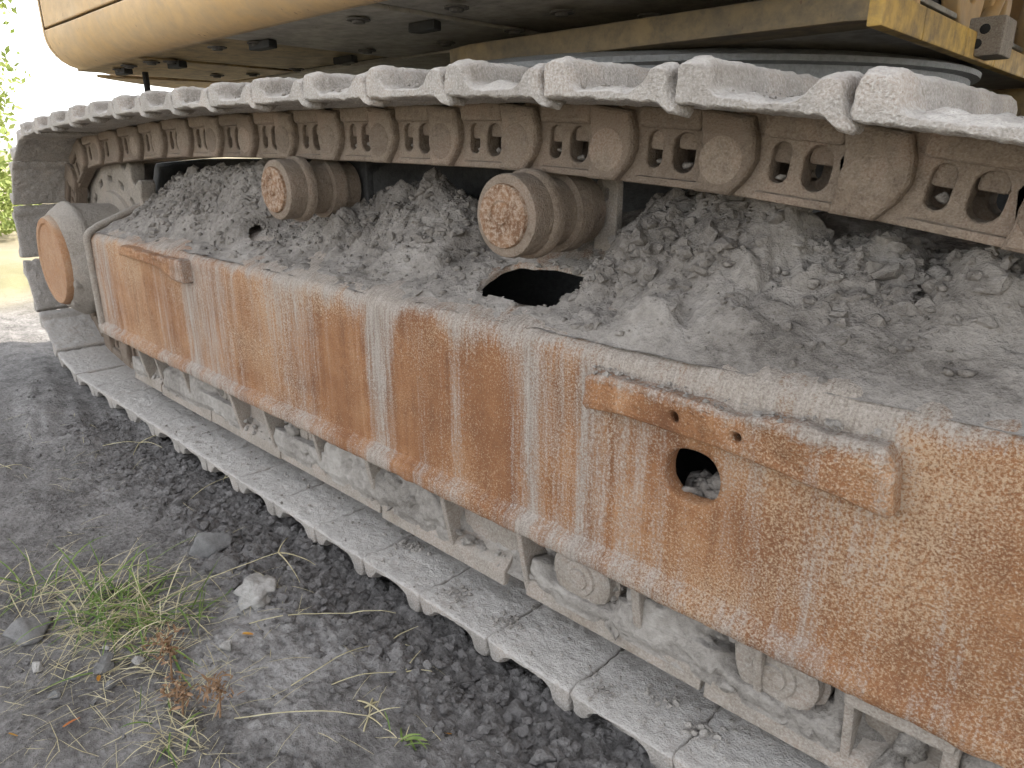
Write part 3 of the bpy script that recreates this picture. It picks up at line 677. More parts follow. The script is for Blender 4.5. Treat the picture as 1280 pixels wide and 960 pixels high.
# rear corner skin and bulged rear
def rear_skin():
    ang = np.linspace(0, 1, 34); pts = []
    # plan curve: from the side, round the corner, then bulging across the rear
    for a in np.linspace(0, 80, 9): pts.append((-3.272 - .14 * math.sin(R(a)), .08 + .14 * (1 - math.cos(R(a)))))
    for u in np.linspace(.05, 1, 24): y = .205 + u * 2.25; pts.append((-3.412 - .62 * math.sin(math.pi * u) ** .8, y))
    pts = np.array(pts); zs = [2.85, 2.2, 1.6, 1.45] + [1.41 - .12 * math.sin(R(a)) for a in np.linspace(0, 90, 8)]
    ins = [0, 0, 0, 0] + [.12 * (1 - math.cos(R(a))) for a in np.linspace(0, 90, 8)]
    T = np.gradient(pts, axis=0); N = np.stack([-T[:, 1], T[:, 0]], -1); N /= np.linalg.norm(N, axis=1)[:, None]
    N *= np.sign((( np.array([-2.0, 1.33]) - pts) * N).sum(1))[:, None]
    V = np.stack([np.stack([pts[:, 0] + N[:, 0] * i, pts[:, 1] + N[:, 1] * i, np.full(len(pts), z)], -1) for z, i in zip(zs, ins)], 0)
    return npmesh('rear_skin', V, grid_faces(len(zs), len(pts))), pts
me, rear_pts = rear_skin(); part('rear_skin', me, 'yellow_paint')
# underside plates with gaps, plus bolts
xs_ = [-3.36, -2.74, -2.11, -1.42, -.56]
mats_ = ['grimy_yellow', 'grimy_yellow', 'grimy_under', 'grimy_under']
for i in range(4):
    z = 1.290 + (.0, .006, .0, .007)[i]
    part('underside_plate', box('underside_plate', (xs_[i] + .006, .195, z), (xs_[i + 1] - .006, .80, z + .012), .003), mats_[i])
rp = [(x + .03, y) for x, y in rear_pts if y > .22]
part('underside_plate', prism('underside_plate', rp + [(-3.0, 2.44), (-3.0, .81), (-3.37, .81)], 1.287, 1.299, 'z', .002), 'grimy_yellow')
part('underside_plate', box('underside_plate', (-3.0, .81, 1.285), (-.52, 2.5, 1.297), .003), 'grimy_under')
part('house_floor', box('house_floor', (-3.3, .13, 1.32), (-.56, 2.5, 1.34), .002), 'seam_black')
part('house_roof', box('house_roof', (-3.42, .08, 2.85), (-.5, 2.58, 2.92), .02), 'yellow_paint')
part('house_far_wall', box('house_far_wall', (-3.4, 2.5, 1.30), (-.5, 2.53, 2.85), .005), 'yellow_paint')
part('cab', prism('cab', [(-.45, 1.50), (.95, 1.50), (1.10, 2.1), (.85, 2.95), (-.45, 2.95)], .10, 1.10, 'y', .04), 'yellow_paint')  # cab out of view, put in to keep the sun off the upper shoes
part('far_deck', box('far_deck', (-.95, 2.28, 1.09), (1.15, 2.62, 1.195), .01), 'grimy_yellow')
part('far_shade_box', box('far_shade_box', (-.40, 1.82, 1.26), (1.10, 2.60, 2.30), .03), 'dark_plate')  # added box on the far side, sized to block the sun from the lugs
part('far_step', box('far_step', (-.46, 2.64, .92), (1.15, 2.76, 1.20), .01), 'grimy_yellow')
part('frame_leg', box('frame_leg', (-.35, .53, .42), (.55, 2.1, .80), .03), 'far_steel'); part('frame_leg', box('frame_leg', (-3.0, .76, .42), (-2.0, 2.1, .965), .03), 'far_steel')
part('boom', prism('boom', [(-.55, 1.55), (.3, 1.75), (2.6, 3.3), (2.5, 3.9), (.1, 2.5), (-.6, 1.95)], 1.15, 1.70, 'y', .03), 'yellow_paint')  # unseen boom, put in with the cab to hold off the sun
part('motor_guard', prism('motor_guard', [(-3.98, .30), (-2.60, .30), (-2.60, .962), (-3.3, .958), (-3.98, .93)], .62, .74, 'y', .02), 'far_steel')
part('house_front_wall', box('house_front_wall', (-.80, .12, 1.345), (-.78, 2.5, 2.85), .005), 'ring_steel')
BOLT = lathe('bolt', [(0, 0), (0, .014), (.004, .016), (.006, .016), (.006, .028), (.010, .028)], 12); BOLT.transform(Matrix.Rotation(R(90), 4, 'X'))
for (x, y) in [(-3.11, .27), (-2.95, .245), (-2.78, .26), (-2.71, .30), (-3.05, .62), (-2.9, .70), (-2.6, .72), (-2.08, .29), (-2.25, .25), (-1.98, .60), (-2.3, .74), (-1.55, .27), (-1.68, .66), (-1.27, .33), (-1.14, .53), (-1.39, .64), (-1.02, .70), (-.8, .45), (-1.05, .27)]:
    part('bolt', BOLT, 'dark_plate', None, (x, y, 1.276))
for (x, y, s) in [(-3.10, .28, .05), (-2.73, .33, .05), (-2.06, .30, .06), (-2.18, .66, .055), (-1.48, .42, .05)]:
    part('latch_block', prism('latch_block', [(-s, -.018), (s, -.018), (s * .7, .018), (-s * .8, .018)], -.022, .0, 'z', .004), 'seam_black', None, (x, y, 1.289))
part('drain_pipe', tube('drain_pipe', [(-3.19, .39, 1.30), (-3.19, .39, 1.255), (-3.19, .39, 1.215)], .012, 10), 'seam_black')
# main frame beam with front cross edge, lugs
part('frame_beam', prism('frame_beam', [(-1.60, .60), (-1.50, .57), (-.52, .55), (-.47, .57), (-.47, .66), (-1.6, .70)], 1.200, 1.255, 'z', .006), 'beam_paint')
part('frame_floor', box('frame_floor', (-1.55, .67, 1.205), (-.49, 2.5, 1.215), .002), 'grimy_under')
yy = [.56, .80, 1.12, 1.42, 1.80, 2.45]
for i in range(5):
    part('front_edge_plate', box('front_edge_plate', (-.488, yy[i] + .002, 1.190), (-.462, yy[i + 1] - .002, 1.248), .004), 'bright_yellow')
hb = part('hose_block', box('hose_block', (-.482, 1.20, 1.196), (-.41, 1.32, 1.278), .005), 'drive_steel')
for dz in (1.222, 1.252): part('port', lathe('port', [(0, 0), (0, .008), (.002, .011)], 12), 'seam_black', hb, (-.445 + (dz - 1.26) * .4, 1.198, dz))
def lug(y0, z0, r, rh, thick, x, mat):
    out = circ(y0, z0, r, 28, 250, -30) if False else circ(y0, z0, r, 40)
    m = plate('boom_lug', out, [circ(y0, z0, rh, 24)], thick, .006, 'yz'); return part('boom_lug', m, mat, None, (x, 0, 0))
lug(1.33, 1.372, .122, .042, .04, -.535, 'yellow_paint'); lug(1.70, 1.37, .11, .045, .04, -.545, 'yellow_paint')
part('lug_web', prism('lug_web', [(-.60, 1.25), (-.50, 1.25), (-.50, 1.31), (-.57, 1.6), (-.60, 1.6)], .86, .885, 'y', .005), 'yellow_paint')
for y0, pts in ((1.50, [(0, 1.245), (.02, 1.28), (.10, 1.34), (.16, 1.42), (.17, 1.6)]), (2.1, [(0, 1.245), (-.05, 1.34), (-.02, 1.42), (.08, 1.5)])):
    P = crom([(y0 + a, b) for a, b in pts], 8); part('curved_rib', tube('curved_rib', [(-.53, p[0], p[1]) for p in P], .020, 10), 'yellow_paint')

# ------------------------------------------------------------------ mud on the machine
def plate_z(y): return np.where(y < .092, .6875, .6875 + .4 * (y - .092))
cx = np.array([-3.14, -2.95, -2.66, -2.24, -2.10, -2.02, -1.95, -1.85, -1.67, -1.4, -1.27, -1.16, -1.10, -.90, -.84, -.78, -.7, -.59, -.45, -.15, .3, .8])
cz = np.array([.775, .86, .920, .945, .90, .80, .775, .815, .865, .872, .85, .78, .74, .735, .79, .85, .895, .905, .870, .835, .81, .78])
def mud_h(x, y):
    crest = np.interp(x + .03 * fbm(x * 5, y * 5, 0, 140, 2), cx, cz)
    b = plate_z(y); A = np.clip(crest - (.6875 + .4 * .24), -.03, 1)
    lo = np.interp(x, [-3.1, -2.2, -1.8, -1.1, -.8, -.4, .5], [.12, .14, .13, .12, .10, .088, .085])
    s = np.clip((y - lo) / (.325 - lo), 0, 1); sh = s ** .9 * (1 - 1.0 * sstep(.36, .50, y))
    h = A * sh
    rough = sstep(0.0, .05, h + .012)
    wx = x + .02 * fbm(x * 14, y * 14, 0, 145, 2); wy = y + .02 * fbm(x * 14, y * 14, 0, 146, 2)
    sm = sstep(-.8, -.2, x) * (1 - sstep(.16, .30, y))
    lump = sstep(-.25, .35, fbm(x * 4.5, y * 4.5, 0, 152, 3)); k = (1 - .8 * sm) * (.28 + .95 * lump)
    d = .070 * (.48 - worley(wx * 9, wy * 9, h * 7, 141)) + .026 * (.46 - worley(wx * 21, wy * 21, h * 14, 142)) + .011 * (.45 - worley(wx * 46, wy * 46, h * 20, 143)) + .0055 * fbm(x * 62, y * 62, h * 30, 156, 2) + .024 * fbm(x * 7, y * 7, 0, 147, 3)
    z = b + h + rough * k * d
    crk = np.abs(fbm(wx * 11, wy * 11, 0, 153, 3)); z = z - rough * (1 - lump) * .010 * (1 - sstep(0, .07, crk))
    # thin dust film reaching the shoulder
    film = .004 + .006 * fbm(x * 18, y * 18, 0, 148, 3) + .0015 * vnoise(x * 45, y * 45, 0, 149)
    z = np.maximum(z, b + np.where(y < .115, film - .034 * (1 - sstep(.090, .122, y)), film))
    hf = hole_f((-.940, .212, .114, .064, 4.5), x + .02 * fbm(x * 30, y * 30, 0, 154, 3), y + .008 * fbm(x * 30, y * 30, 0, 155, 3))
    z = np.where(hf < 1.0, b - .03, z)
    hf2 = hole_f((-2.03, .215, .055, .022, 2.5), x, y); z = np.where(hf2 < 1, b - .03, z)
    return z
mx = np.concatenate([np.arange(-3.13, .25, .0046), np.arange(.25, .95, .012)]); my = np.arange(.086, .56, .0045)
MX, MY = np.meshgrid(mx, my, indexing='ij'); MZ = mud_h(MX, MY)
jx = .004 * fbm(MX * 26, MY * 26, MZ * 26, 150, 2); jy = .004 * fbm(MX * 26, MY * 26, MZ * 26, 151, 2)
bz = plate_z(MY); live = (MZ > bz - .012); F = grid_faces(len(mx), len(my)); keep = live.ravel()[F].all(1)
me = npmesh('mud', np.stack([MX + jx, MY + jy, MZ], -1), F[keep])
bm = bmesh.new(); bm.from_mesh(me); bmesh.ops.delete(bm, geom=[v for v in bm.verts if not v.link_faces], context='VERTS'); bm.to_mesh(me); bm.free()
tag(obj('mud', me, 'mud'), 'heaped grey caked mud lying on the sloping track frame top', 'mud', kind='stuff')

def scatter(name, pos, size, mat, base, label, cat, sink=.3, smooth=True):
    VV, FF, o = [], [], 0
    for p, s in zip(pos, size):
        V, F = base[RNG.integers(len(base))]; a = RNG.uniform(0, 2 * np.pi); t = RNG.uniform(-.6, .6)
        ca, sa, ct, st_ = math.cos(a), math.sin(a), math.cos(t), math.sin(t)
        M = np.array([[ca, -sa, 0], [sa, ca, 0], [0, 0, 1]]) @ np.array([[1, 0, 0], [0, ct, -st_], [0, st_, ct]])
        VV.append((V * s) @ M.T + np.array(p) + np.array([0, 0, s * (.5 - sink)])); FF.append(F + o); o += len(V)
    return npmesh(name, np.concatenate(VV), np.concatenate(FF), smooth)
# crumbs on the heaps
n = 2600; x = RNG.uniform(-3.05, .3, n); y = .10 + .36 * RNG.random(n) ** .8
z = mud_h(x, y); ok = (z > plate_z(y) - .01); x, y, z = x[ok], y[ok], z[ok]; s = .0022 + .009 * RNG.random(len(x)) ** 4
tag(obj('mud_crumbs', scatter('mud_crumbs', np.stack([x, y, z], -1), s, 'mud', C1, '', ''), 'mud'), 'small dry crumbs scattered over the caked mud', 'mud', kind='stuff')
X_, Y_, S_ = [], [], []
for c in range(150):
    cx_, cy_ = RNG.uniform(-3.0, .2), .15 + .22 * RNG.random() ** .7; big = RNG.uniform(.010, .034); k = int(RNG.integers(8, 42)); sp0 = RNG.uniform(.02, .07)
    if cx_ > -.5 and cy_ < .25: big *= .5
    X_.append(RNG.normal(cx_, sp0, k)); Y_.append(RNG.normal(cy_, sp0 * .8, k)); S_.append(.0035 + big * .85 * RNG.random(k) ** 3.2)
x, y, s = np.concatenate(X_), np.clip(np.concatenate(Y_), .10, .40), np.concatenate(S_)
z = mud_h(x, y); ok = z > plate_z(y) + .004; x, y, z, s = x[ok], y[ok], z[ok], s[ok]
tag(obj('mud_clods', scatter('mud_clods', np.stack([x, y, z], -1), s, 'mud', C2, '', '', .72, False), 'mud'), 'grey broken lumps bedded in the caked mud heaps', 'mud', kind='stuff')
x = RNG.normal(-.478, .03, 40); y = RNG.uniform(.105, .16, 40); z = .455 + .02 * RNG.random(40) + .2 * (y - .10)
tag(obj('hole_mud', scatter('hole_mud', np.stack([x, y, z], -1), RNG.uniform(.012, .026, 40), 'mud', C2, '', ''), 'mud'), 'grey crumbs lying inside the round side hole', 'mud', kind='stuff')
n = 120; x = RNG.uniform(-.67, -.2, n); y = RNG.uniform(.046, .085, n); z = .652 + .25 * (y - .046) + np.interp(x, [-.55, -.4, -.25], [-.004, -.006, .004])
tag(obj('ledge_crumbs', scatter('ledge_crumbs', np.stack([x, y, z], -1), .002 + .008 * RNG.random(n) ** 3, 'mud', C2, '', '', .7, False), 'pale_grit'), 'grey crumbs resting along the top of the rusty ledge bar', 'mud', kind='stuff')
# mud packed between the guard ribs
def guard_mud():
    xs = np.arange(-2.95, .6, .0058); v = np.linspace(0, 1, 44); X, Vv = np.meshgrid(xs, v, indexing='ij')
    y0 = np.interp(Vv, [0, .35, .75, 1], [.165, .150, .118, .098]); z0 = np.interp(Vv, [0, .35, .75, 1], [.292, .245, .175, .140])
    m = np.ones_like(X)
    for a, b in ((-2.08, -1.85), (-1.08, -.83), (-.22, -.08), (-2.83, -2.65)): m = m - .70 * sstep(a - .01, a + .03, X) * (1 - sstep(b - .03, b + .01, X))
    for c in (-.705, -.325): m = m - 1.0 * np.exp(-(((X - c) / .085) ** 4)) * (1 - sstep(.62, .82, Vv))
    n_ = .045 * (.55 - worley(X * 11, Vv * 2.2, 0, 160)) + .022 * (.5 - worley(X * 30, Vv * 6, 0, 161)) + .009 * (.45 - worley(X * 75, Vv * 14, 0, 162)) + .018 * fbm(X * 7, Vv * 2, 0, 163, 3)
    hole = sstep(.15, .55, fbm(X * 5.5, Vv * 1.5, 0, 164, 2)) * .05 * (Vv < .6)
    out = (n_ + .042 * np.sin(np.pi * np.clip(Vv, 0, 1)) ) * np.clip(m, 0, 1) - (1 - np.clip(m, 0, 1)) * .028 - hole
    out = np.minimum(out, y0 - .080)
    out = out * (1 - .6 * sstep(.85, 1, Vv))
    V = np.stack([X, y0 - out * .85, z0 + out * .35], -1)
    return npmesh('guard_mud', V, grid_faces(len(xs), len(v)))
tag(obj('packed_mud', guard_mud(), 'pale_grit'), 'grey mud packed between the ribs of the lower roller guard', 'mud', kind='stuff')
n = 520; x = RNG.uniform(-2.9, .3, n); v = RNG.random(n); y = np.interp(v, [0, 1], [.142, .098]); z = np.interp(v, [0, 1], [.262, .150])
ok = np.ones(n, bool)
for a, b in ((-2.08, -1.85), (-1.08, -.83), (-.22, -.08)): ok &= ~((x > a) & (x < b) & (z > .18))
x, y, z = x[ok], y[ok], z[ok]; s = .004 + .016 * RNG.random(len(x)) ** 3
for q in ((-2.52, .12, .21, .03), (-2.30, .115, .20, .034), (-2.22, .12, .25, .03), (-1.76, .115, .235, .036), (-1.68, .11, .19, .03), (-1.50, .115, .215, .038), (-1.44, .11, .18, .03), (-1.27, .11, .245, .036), (-1.20, .115, .215, .03), (-1.16, .11, .25, .026), (-.985, .115, .165, .022), (-.93, .11, .155, .016), (-.62, .10, .165, .03), (-.60, .11, .14, .02), (-.44, .105, .20, .034), (-.40, .105, .165, .026), (-.27, .105, .17, .03), (-.15, .105, .17, .036), (-.13, .11, .22, .03)):
    x = np.append(x, q[0]); y = np.append(y, q[1]); z = np.append(z, q[2] - .01); s = np.append(s, q[3])
C3 = [ico(3, 350 + i, (1, RNG.uniform(.6, .9), RNG.uniform(.7, 1)), .45, 1) for i in range(6)]
tag(obj('guard_chunks', scatter('guard_chunks', np.stack([x, y, z], -1)[-19:], s[-19:], 'mud', C3, '', '', .5), 'pale_grit'), 'big pale mud chunks wedged between the guard ribs', 'mud', kind='stuff')
x, y, z, s = x[:-19], y[:-19], z[:-19], s[:-19]
tag(obj('guard_lumps', scatter('guard_lumps', np.stack([x, y, z], -1), s, 'mud', C2, '', '', .6, False), 'pale_grit'), 'dry mud lumps stuck along the lower roller guard', 'mud', kind='stuff')
# dust and grit on the lower shoes
n = 450; x = RNG.uniform(-2.6, -.35, n); y = RNG.uniform(.01, .15, n); s = .0014 + .006 * RNG.random(n) ** 5
cl = [(-1.02, .06, .018), (-.86, .07, .012), (-.60, .05, .010), (-.52, .10, .02), (-.42, .08, .02), (-1.25, .12, .02)]
for c in cl:
    k = 45; x = np.append(x, RNG.normal(c[0], .02, k)); y = np.append(y, np.clip(RNG.normal(c[1], .016, k), .005, .2)); s = np.append(s, .002 + c[2] * .5 * RNG.random(k) ** 3)
z = np.full(len(x), .056)
for k in range(NP):
    a = pin_xy[k]; b = pin_xy[(k + 1) % NP]; c = (a + b) / 2; d = (b - a) / np.linalg.norm(b - a)
    if c[1] < .8: continue
    m_ = 26; tt = RNG.uniform(-.03, .085, m_); nn_ = .094 + .006 * RNG.random(m_)
    x = np.append(x, c[0] + d[0] * tt - d[1] * nn_); z = np.append(z, c[1] + d[1] * tt + d[0] * nn_ - .004); y = np.append(y, RNG.uniform(.012, .16, m_)); s = np.append(s, .0016 + .0065 * RNG.random(m_) ** 3)
tag(obj('grit', scatter('grit', np.stack([x, y, z], -1), s, 'mud', C2, '', '', .6, False), 'pale_grit'), 'fine grit and crumbs strewn along the track plates', 'grit', kind='stuff')

# ------------------------------------------------------------------ loose soil on the ground
n = 5200; x = RNG.uniform(-2.9, -.35, n); y = np.clip(-.08 + .085 * RNG.normal(size=n), -.5, .03); s = .002 + .013 * RNG.random(n) ** 4
n2 = 2600; x = np.append(x, RNG.uniform(-3.6, -.5, n2)); y = np.append(y, RNG.uniform(-.95, -.1, n2)); s = np.append(s, .0014 + .007 * RNG.random(n2) ** 5)
tag(obj('loose_soil', scatter('loose_soil', np.stack([x, y, ground_z(x, y)], -1), s, 'clod', C1 + C2[:4], '', '', .35, False), 'clod'), 'dark crumbly loose soil thrown up along the track', 'soil', kind='stuff')
def clod_obj(name, x, y, s, mat, seed, label, cat, group=None, squash=None, facet=1, amp=.25, rz=0, sink=.25):
    V, F = ico(3 if s > .03 else 2, seed, squash or (1, .8, .65), amp, facet)
    V = V * s; V = V + (V / s) * (.04 * s * fbm(V[:, 0] / s * 6, V[:, 1] / s * 6, V[:, 2] / s * 6, seed, 3))[:, None]
    me = npmesh(name, V, F, s > .03)
    zmin = V[:, 2].min(); gz_ = float(ground_z(np.array([x]), np.array([y]))[0])
    o = obj(name, me, mat, None, (x, y, gz_ - zmin * (1 - sink) - abs(zmin) * sink * .2), (0, 0, rz)); return tag(o, label, cat, group)
for i in range(46):
    xx = RNG.uniform(-2.2, -.5); yy_ = float(np.clip(RNG.normal(-.10, .06), -.25, -.01)); ss = RNG.uniform(.010, .024)
    clod_obj('soil_clod', xx, yy_, ss, 'clod', 400 + i, 'dark loose soil clod beside the lower track plates', 'clod', 'loose soil clods beside the track', rz=RNG.uniform(0, 6))
clod_obj('slate_rock', -1.66, -.215, .080, 'stone', 501, 'dark flat slate rock on the soil behind the grass', 'rock', squash=(1, .7, .42), rz=.5, amp=.12)
clod_obj('slate_rock', -1.52, -.235, .048, 'clod', 507, 'dark rock half buried in front of the flat slate rock', 'rock', squash=(1, .7, .5), rz=1.1, amp=.2)
clod_obj('pale_slab', -1.37, -.225, .066, 'pale_stone', 502, 'pale crumbly flat concrete slab lying near the track', 'stone', squash=(1, .62, .2), rz=-.5, amp=.55, facet=0)
clod_obj('white_stone', -1.235, -.365, .017, 'pale_stone', 503, 'small white stone beside the yellow leaf', 'stone', squash=(.85, .8, .9), rz=.4)
clod_obj('grey_stone', -1.60, -.63, .055, 'stone', 504, 'rounded grey stone left of the grass tuft', 'stone', squash=(1, .8, .5), rz=.9)
clod_obj('dark_rock', -.72, -.055, .035, 'clod', 505, 'dark shiny coal lump near the lower track, nearest the camera', 'rock', squash=(1, .7, .6), rz=2.2, amp=.12)
clod_obj('grey_stone', -1.36, -.555, .030, 'stone', 506, 'angular grey stone below the grass tuft', 'stone', squash=(1, .6, .6), rz=1.9)
for i, (xx, yy_, ss) in enumerate([(-1.33, -.50, .014), (-1.38, -.60, .012), (-1.30, -.56, .016), (-1.42, -.53, .011), (-1.36, -.64, .013), (-1.27, -.60, .010), (-1.48, -.64, .016), (-1.44, -.38, .012), (-1.47, -.40, .010)]):
    clod_obj('pebble', xx, yy_, ss, 'stone' if i % 3 else 'pale_stone', 520 + i, 'small grey pebble among the foreground weeds', 'pebble', 'pebbles among the weeds', rz=i)

# ------------------------------------------------------------------ weeds
def blade(p0, d, L_, w, curl, n=7, face=None):
    """a curved strip: root p0, heading d, length, width, curl downwards"""
    d = np.array(d, float); d /= np.linalg.norm(d); p = np.array(p0, float); pts = []; step = L_ / n
    for k in range(n + 1):
        pts.append(p.copy()); p = p + d * step; d = d + np.array([0, 0, -curl / n]) + RNG.normal(0, .04, 3); d /= np.linalg.norm(d)
    pts = np.array(pts); side = np.cross(pts[-1] - pts[0], [0, 0, 1.0]) + RNG.normal(0, .3, 3) * .05
    side = side / (np.linalg.norm(side) + 1e-9); ww = w * np.sin(np.pi * np.linspace(.18, 1, n + 1)) ** .6
    up_ = np.array([0, 0, .25]) * w
    V = np.concatenate([pts - side * ww[:, None] / 2, pts - up_ * (ww / w)[:, None], pts + side * ww[:, None] / 2])
    q = []; m = n + 1
    for k in range(n): q += [[k, k + 1, m + k + 1, m + k], [m + k, m + k + 1, 2 * m + k + 1, 2 * m + k]]
    return V, np.array(q)
def blades(name, specs):
    VV, FF, o = [], [], 0
    for s in specs:
        V, F = blade(*s); V[:, 2] = np.maximum(V[:, 2], ground_z(V[:, 0], V[:, 1]) + .002) if True else V[:, 2]
        VV.append(V); FF.append(F + o); o += len(V)
    return npmesh(name, np.concatenate(VV), np.concatenate(FF))
def gpt(x, y, dz=0): return np.array([x, y, float(ground_z(np.array([x]), np.array([y]))[0]) + dz])
def rdir(up_lo, up_hi, az=None, sp_=3.2):
    a = RNG.uniform(0, 2 * np.pi) if az is None else az + RNG.normal(0, sp_); e = RNG.uniform(up_lo, up_hi)
    return (math.cos(a) * math.cos(e), math.sin(a) * math.cos(e), math.sin(e))
def tuft(x, y, rad, ng, ns, L_, label):
    t = empty('grass_tuft', gpt(x, y)); tag(t, label, 'grass', 'grass tufts in the foreground'); o = np.array(t.location)
    for nm, k, mat, w, cu in (('green_blades', ng, 'grass_green', .0042, 1.1), ('dry_blades', ns, 'straw', .0022, .9)):
        if not k: continue
        sp_ = [(gpt(x + RNG.normal(0, rad), y + RNG.normal(0, rad * .8)), rdir(.1, 1.0), L_ * RNG.uniform(.5, 1.2), w * RNG.uniform(.6, 1.3), cu * RNG.uniform(.5, 1.6)) for _ in range(k)]
        m = blades(nm, sp_); m.transform(Matrix.Translation(-Vector(o))); obj(nm, m, mat, t)['kind'] = 'stuff'
tuft(-1.56, -.47, .055, 62, 64, .17, 'big tuft of green and straw grass left of the flat slab')
tuft(-1.44, -.42, .045, 26, 34, .17, 'thin green and straw grass beside the big tuft')
tuft(-1.76, -.57, .05, 12, 34, .20, 'mostly dry grass tuft at the far left')
tuft(-1.40, -.50, .05, 8, 70, .10, 'matted dry grass in front of the big tuft')
tuft(-.80, -.265, .012, 7, 5, .05, 'tiny green sprout at the bottom centre')
tuft(-1.08, -.52, .03, 7, 30, .08, 'sparse withered grass at the bottom edge')
def single(x, y, az, el, L_, w, curl, label, mat='grass_green'):
    p = gpt(x, y); m = blades('lone_grass', [(p, (math.cos(az) * math.cos(el), math.sin(az) * math.cos(el), math.sin(el)), L_, w, curl)]); m.transform(Matrix.Translation(-Vector(p)))
    tag(obj('lone_grass', m, mat, None, p), label, 'grass blade')
single(-1.335, -.385, 1.0, 1.25, .13, .010, .5, 'single broad upright green blade with yellow tip')
single(-1.42, -.36, .6, 1.1, .17, .008, .2, 'tall bent green blade rising above the pale slab')
single(-1.19, -.55, 1.2, 1.35, .06, .007, .1, 'short upright green blade near the brown seedheads')
single(-1.95, -.34, 1.0, 1.3, .06, .003, .1, 'short lone straw blade on bare soil', 'straw')
def stalk(x, y, az, el, L_, heads, label, hl=.07, rad=.0012, mat='straw'):
    p = gpt(x, y); d = np.array([math.cos(az) * math.cos(el), math.sin(az) * math.cos(el), math.sin(el)]); pts = [np.zeros(3)]
    for k in range(9): pts.append(pts[-1] + d * L_ / 9); d = d + RNG.normal(0, .05, 3) + np.array([0, 0, -.05]); d /= np.linalg.norm(d)
    t = empty('dry_stalk', p); tag(t, label, 'grass stalk'); obj('stem', tube('stem', pts, np.linspace(rad, rad * .7, 10), 5), mat, t)
    for k in range(heads):
        a2 = az + (k - (heads - 1) / 2) * 1.1 + RNG.normal(0, .15); e = RNG.uniform(-.45, .55); q = [pts[-1]]; dd = np.array([math.cos(a2) * math.cos(e), math.sin(a2) * math.cos(e), math.sin(e)])
        for j in range(6): q.append(q[-1] + dd * hl * RNG.uniform(.8, 1.2) / 6); dd = dd + np.array([0, 0, -.10]) + RNG.normal(0, .03, 3); dd /= np.linalg.norm(dd)
        obj('seed_spike', tube('seed_spike', q, np.linspace(rad * 1.3, rad * .5, 7), 5), mat, t)
stalk(-1.52, -.42, 1.15, .30, .30, 3, 'long pale stalk with forked seedhead reaching towards the track', .09, .0014)
stalk(-2.62, -.16, .9, .2, .12, 4, 'flattened pale stalk with spread spikes on bare soil', .12, .0014)
stalk(-1.05, -.33, 1.35, .25, .22, 3, 'thin pale stalk with forked spikes over dark clods', .07)
stalk(-2.75, -.46, .2, .1, .10, 3, 'small curled pale stalk at the left edge', .05)
stalk(-.99, -.28, 1.2, .15, .14, 2, 'short forked straw lying near the bottom clods', .06)
stalk(-2.0, -.12, 1.9, .35, .14, 3, 'drooping pale stalk close to the track edge', .06)
stalk(-1.28, -.30, .9, .25, .22, 1, 'long bent straw crossing below the pale slab', .1)
stalk(-1.05, -.44, .7, .2, .24, 2, 'bare straw stalk arching over bottom soil', .06)
stalk(-.86, -.30, 2.3, .2, .06, 5, 'withered pale star-shaped stalk at bottom centre', .045, .0016)
stalk(-1.75, -.70, 1.3, .35, .22, 1, 'long straw stalk at the left edge of the grass', .08)
stalk(-1.40, -.66, 1.1, .4, .20, 1, 'straw stalk leaning over the lower left pebbles', .06)
# dead flower clusters
for (x, y, h, lab) in ((-1.235, -.475, .075, 'brown withered seedhead nearest the grass tuft'), (-1.125, -.50, .055, 'brown withered seedhead at the bottom, left of its twin'), (-1.075, -.455, .06, 'brown withered seedhead at the bottom, right of its twin')):
    p = gpt(x, y); t = empty('seedhead_plant', p); tag(t, lab, 'dead plant', 'brown withered seedheads')
    obj('stem', tube('stem', [(0, 0, 0), (.004, .002, h * .5), (.002, .006, h)], [.0022, .002, .0015], 6), 'dead_brown', t)
    sp_ = []
    for k in range(95):
        c = np.array([RNG.normal(0, .013), RNG.normal(0, .013), h + RNG.normal(0, .015)]) + np.array(p); sp_.append((c, rdir(-.6, 1.2), RNG.uniform(.008, .02), RNG.uniform(.003, .006), .6, 3))
    m = blades('seed_tufts', sp_); m.transform(Matrix.Translation(-Vector(p))); obj('seed_tufts', m, 'dead_brown', t)['kind'] = 'stuff'
    V, F = [], []
    m = scatter('seed_cores', np.stack([RNG.normal(0, .009, 9), RNG.normal(0, .009, 9), h + RNG.normal(0, .009, 9)], -1), RNG.uniform(.003, .0055, 9), '', C1, '', ''); obj('seed_cores', m, 'dead_brown', t)['kind'] = 'stuff'
for i, (x, y, az, mat, lab) in enumerate([(-1.25, -.325, .5, 'leaf_yellow', 'small yellow leaf beside the white stone'), (-1.245, -.655, 1.4, 'leaf_red', 'orange red dry leaf at lower left'), (-1.30, -.725, .2, 'leaf_yellow', 'yellow orange leaf in the bottom left corner'), (-1.33, -.575, 2.4, 'leaf_yellow', 'tiny yellow leaf among the pebbles'), (-.765, -.195, .3, 'leaf_yellow', 'tiny ochre leaf on bottom centre soil')]):
    p = gpt(x, y, .006); m = blades('fallen_leaf', [(p, (math.cos(az), math.sin(az), .35), .028 if i < 3 else .012, .009, .5)]); m.transform(Matrix.Translation(-Vector(p))); tag(obj('fallen_leaf', m, mat, None, p), lab, 'leaf')
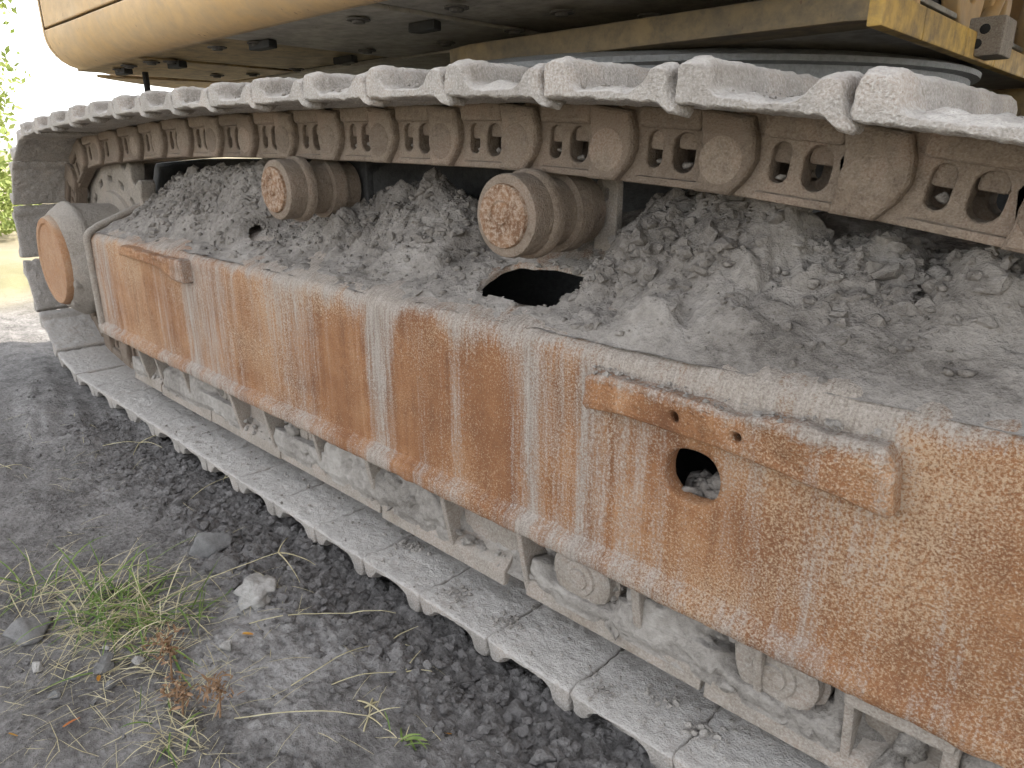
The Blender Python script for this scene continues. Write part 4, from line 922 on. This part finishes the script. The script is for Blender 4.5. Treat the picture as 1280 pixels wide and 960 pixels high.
# straw litter nobody could count
sp_ = []
for k in range(620):
    x = RNG.uniform(-3.2, -.75); y = RNG.uniform(-.85, -.12)
    if RNG.random() < .75: x, y = RNG.normal(-1.38, .22), RNG.normal(-.50, .12)
    sp_.append((gpt(x, y, .003), rdir(-.05, .35), RNG.uniform(.02, .10), RNG.uniform(.0008, .0016), .5, 6))
tag(obj('straw_litter', blades('straw_litter', sp_), 'straw'), 'thin dry straw strewn over the foreground soil', 'straw', kind='stuff')

# ------------------------------------------------------------------ beyond the machine
def tree(x, y, h, rad, nleaf, label, ls=.16, zc=.55):
    t = empty('tree', (x, y, 0)); tag(t, label, 'tree', 'trees beyond the machine')
    obj('trunk', tube('trunk', [(0, 0, -.1), (.05, .03, h * .25), (-.04, .05, h * .5), (.03, 0, h * .8)], [.03 * h, .024 * h, .016 * h, .004 * h], 8), 'bark', t)
    limbs = []
    nc = 46; C = RNG.normal(size=(nc, 3)); C /= np.linalg.norm(C, axis=1)[:, None]; C *= RNG.uniform(.35, 1.0, (nc, 1)); C = C * np.array([rad, rad, h * .46]) + np.array([0, 0, h * zc])
    for c in C[:9]: limbs.append(tube('b', [(0, 0, h * .3), tuple(c * .55 + np.array([0, 0, h * .14])), tuple(c)], [.010 * h, .006 * h, .002 * h], 5))
    obj('limbs', join('limbs', limbs, True), 'bark', t)
    idx = RNG.integers(nc, size=nleaf); P = C[idx] + RNG.normal(size=(nleaf, 3)) * rad * .20
    P[:, 2] = np.maximum(P[:, 2], .1)
    a = RNG.normal(size=(nleaf, 3)); a /= np.linalg.norm(a, axis=1)[:, None]; b = np.cross(a, RNG.normal(size=(nleaf, 3))); b /= np.linalg.norm(b, axis=1)[:, None]
    s = ls * RNG.uniform(.5, 1.2, (nleaf, 1)); V = np.stack([P - a * s, P + b * s * .5, P + a * s, P - b * s * .5], 1)
    obj('crown', npmesh('crown', V, np.arange(nleaf * 4).reshape(-1, 4), False), 'tree_leaf', t)
tree(-13.6, .98, 5.0, 1.25, 34000, 'pale green sunlit tree at the left edge behind the track', .065)
tree(-10.5, .95, 1.25, .75, 6000, 'low bright shrub below the sunlit tree', .05, .42)
tree(-17.0, -2.2, 6.5, 2.4, 9000, 'tall tree at the left border beyond the sunlit tree', .12)
tree(-52, 34, 6, 3.6, 3500, 'far tree low on the horizon left of the machine', .35, .5)
tree(-60, 55, 7, 4.5, 3500, 'far tree on the horizon behind the machine', .4, .5)
for i, (z0, z1, lab) in enumerate(((8.5, 9.3, 'upper thin overhead cable in the pale sky'), (7.6, 8.3, 'lower thin overhead cable in the pale sky'))):
    pts = [(-70 + 3 * u * 40, 10 + 60 * u, z0 + (z1 - z0) * u - 1.2 * math.sin(math.pi * u)) for u in np.linspace(0, 1, 24)]
    tag(obj('overhead_cable', tube('overhead_cable', pts, .02, 5), 'seam_black'), lab, 'cable', 'overhead cables')
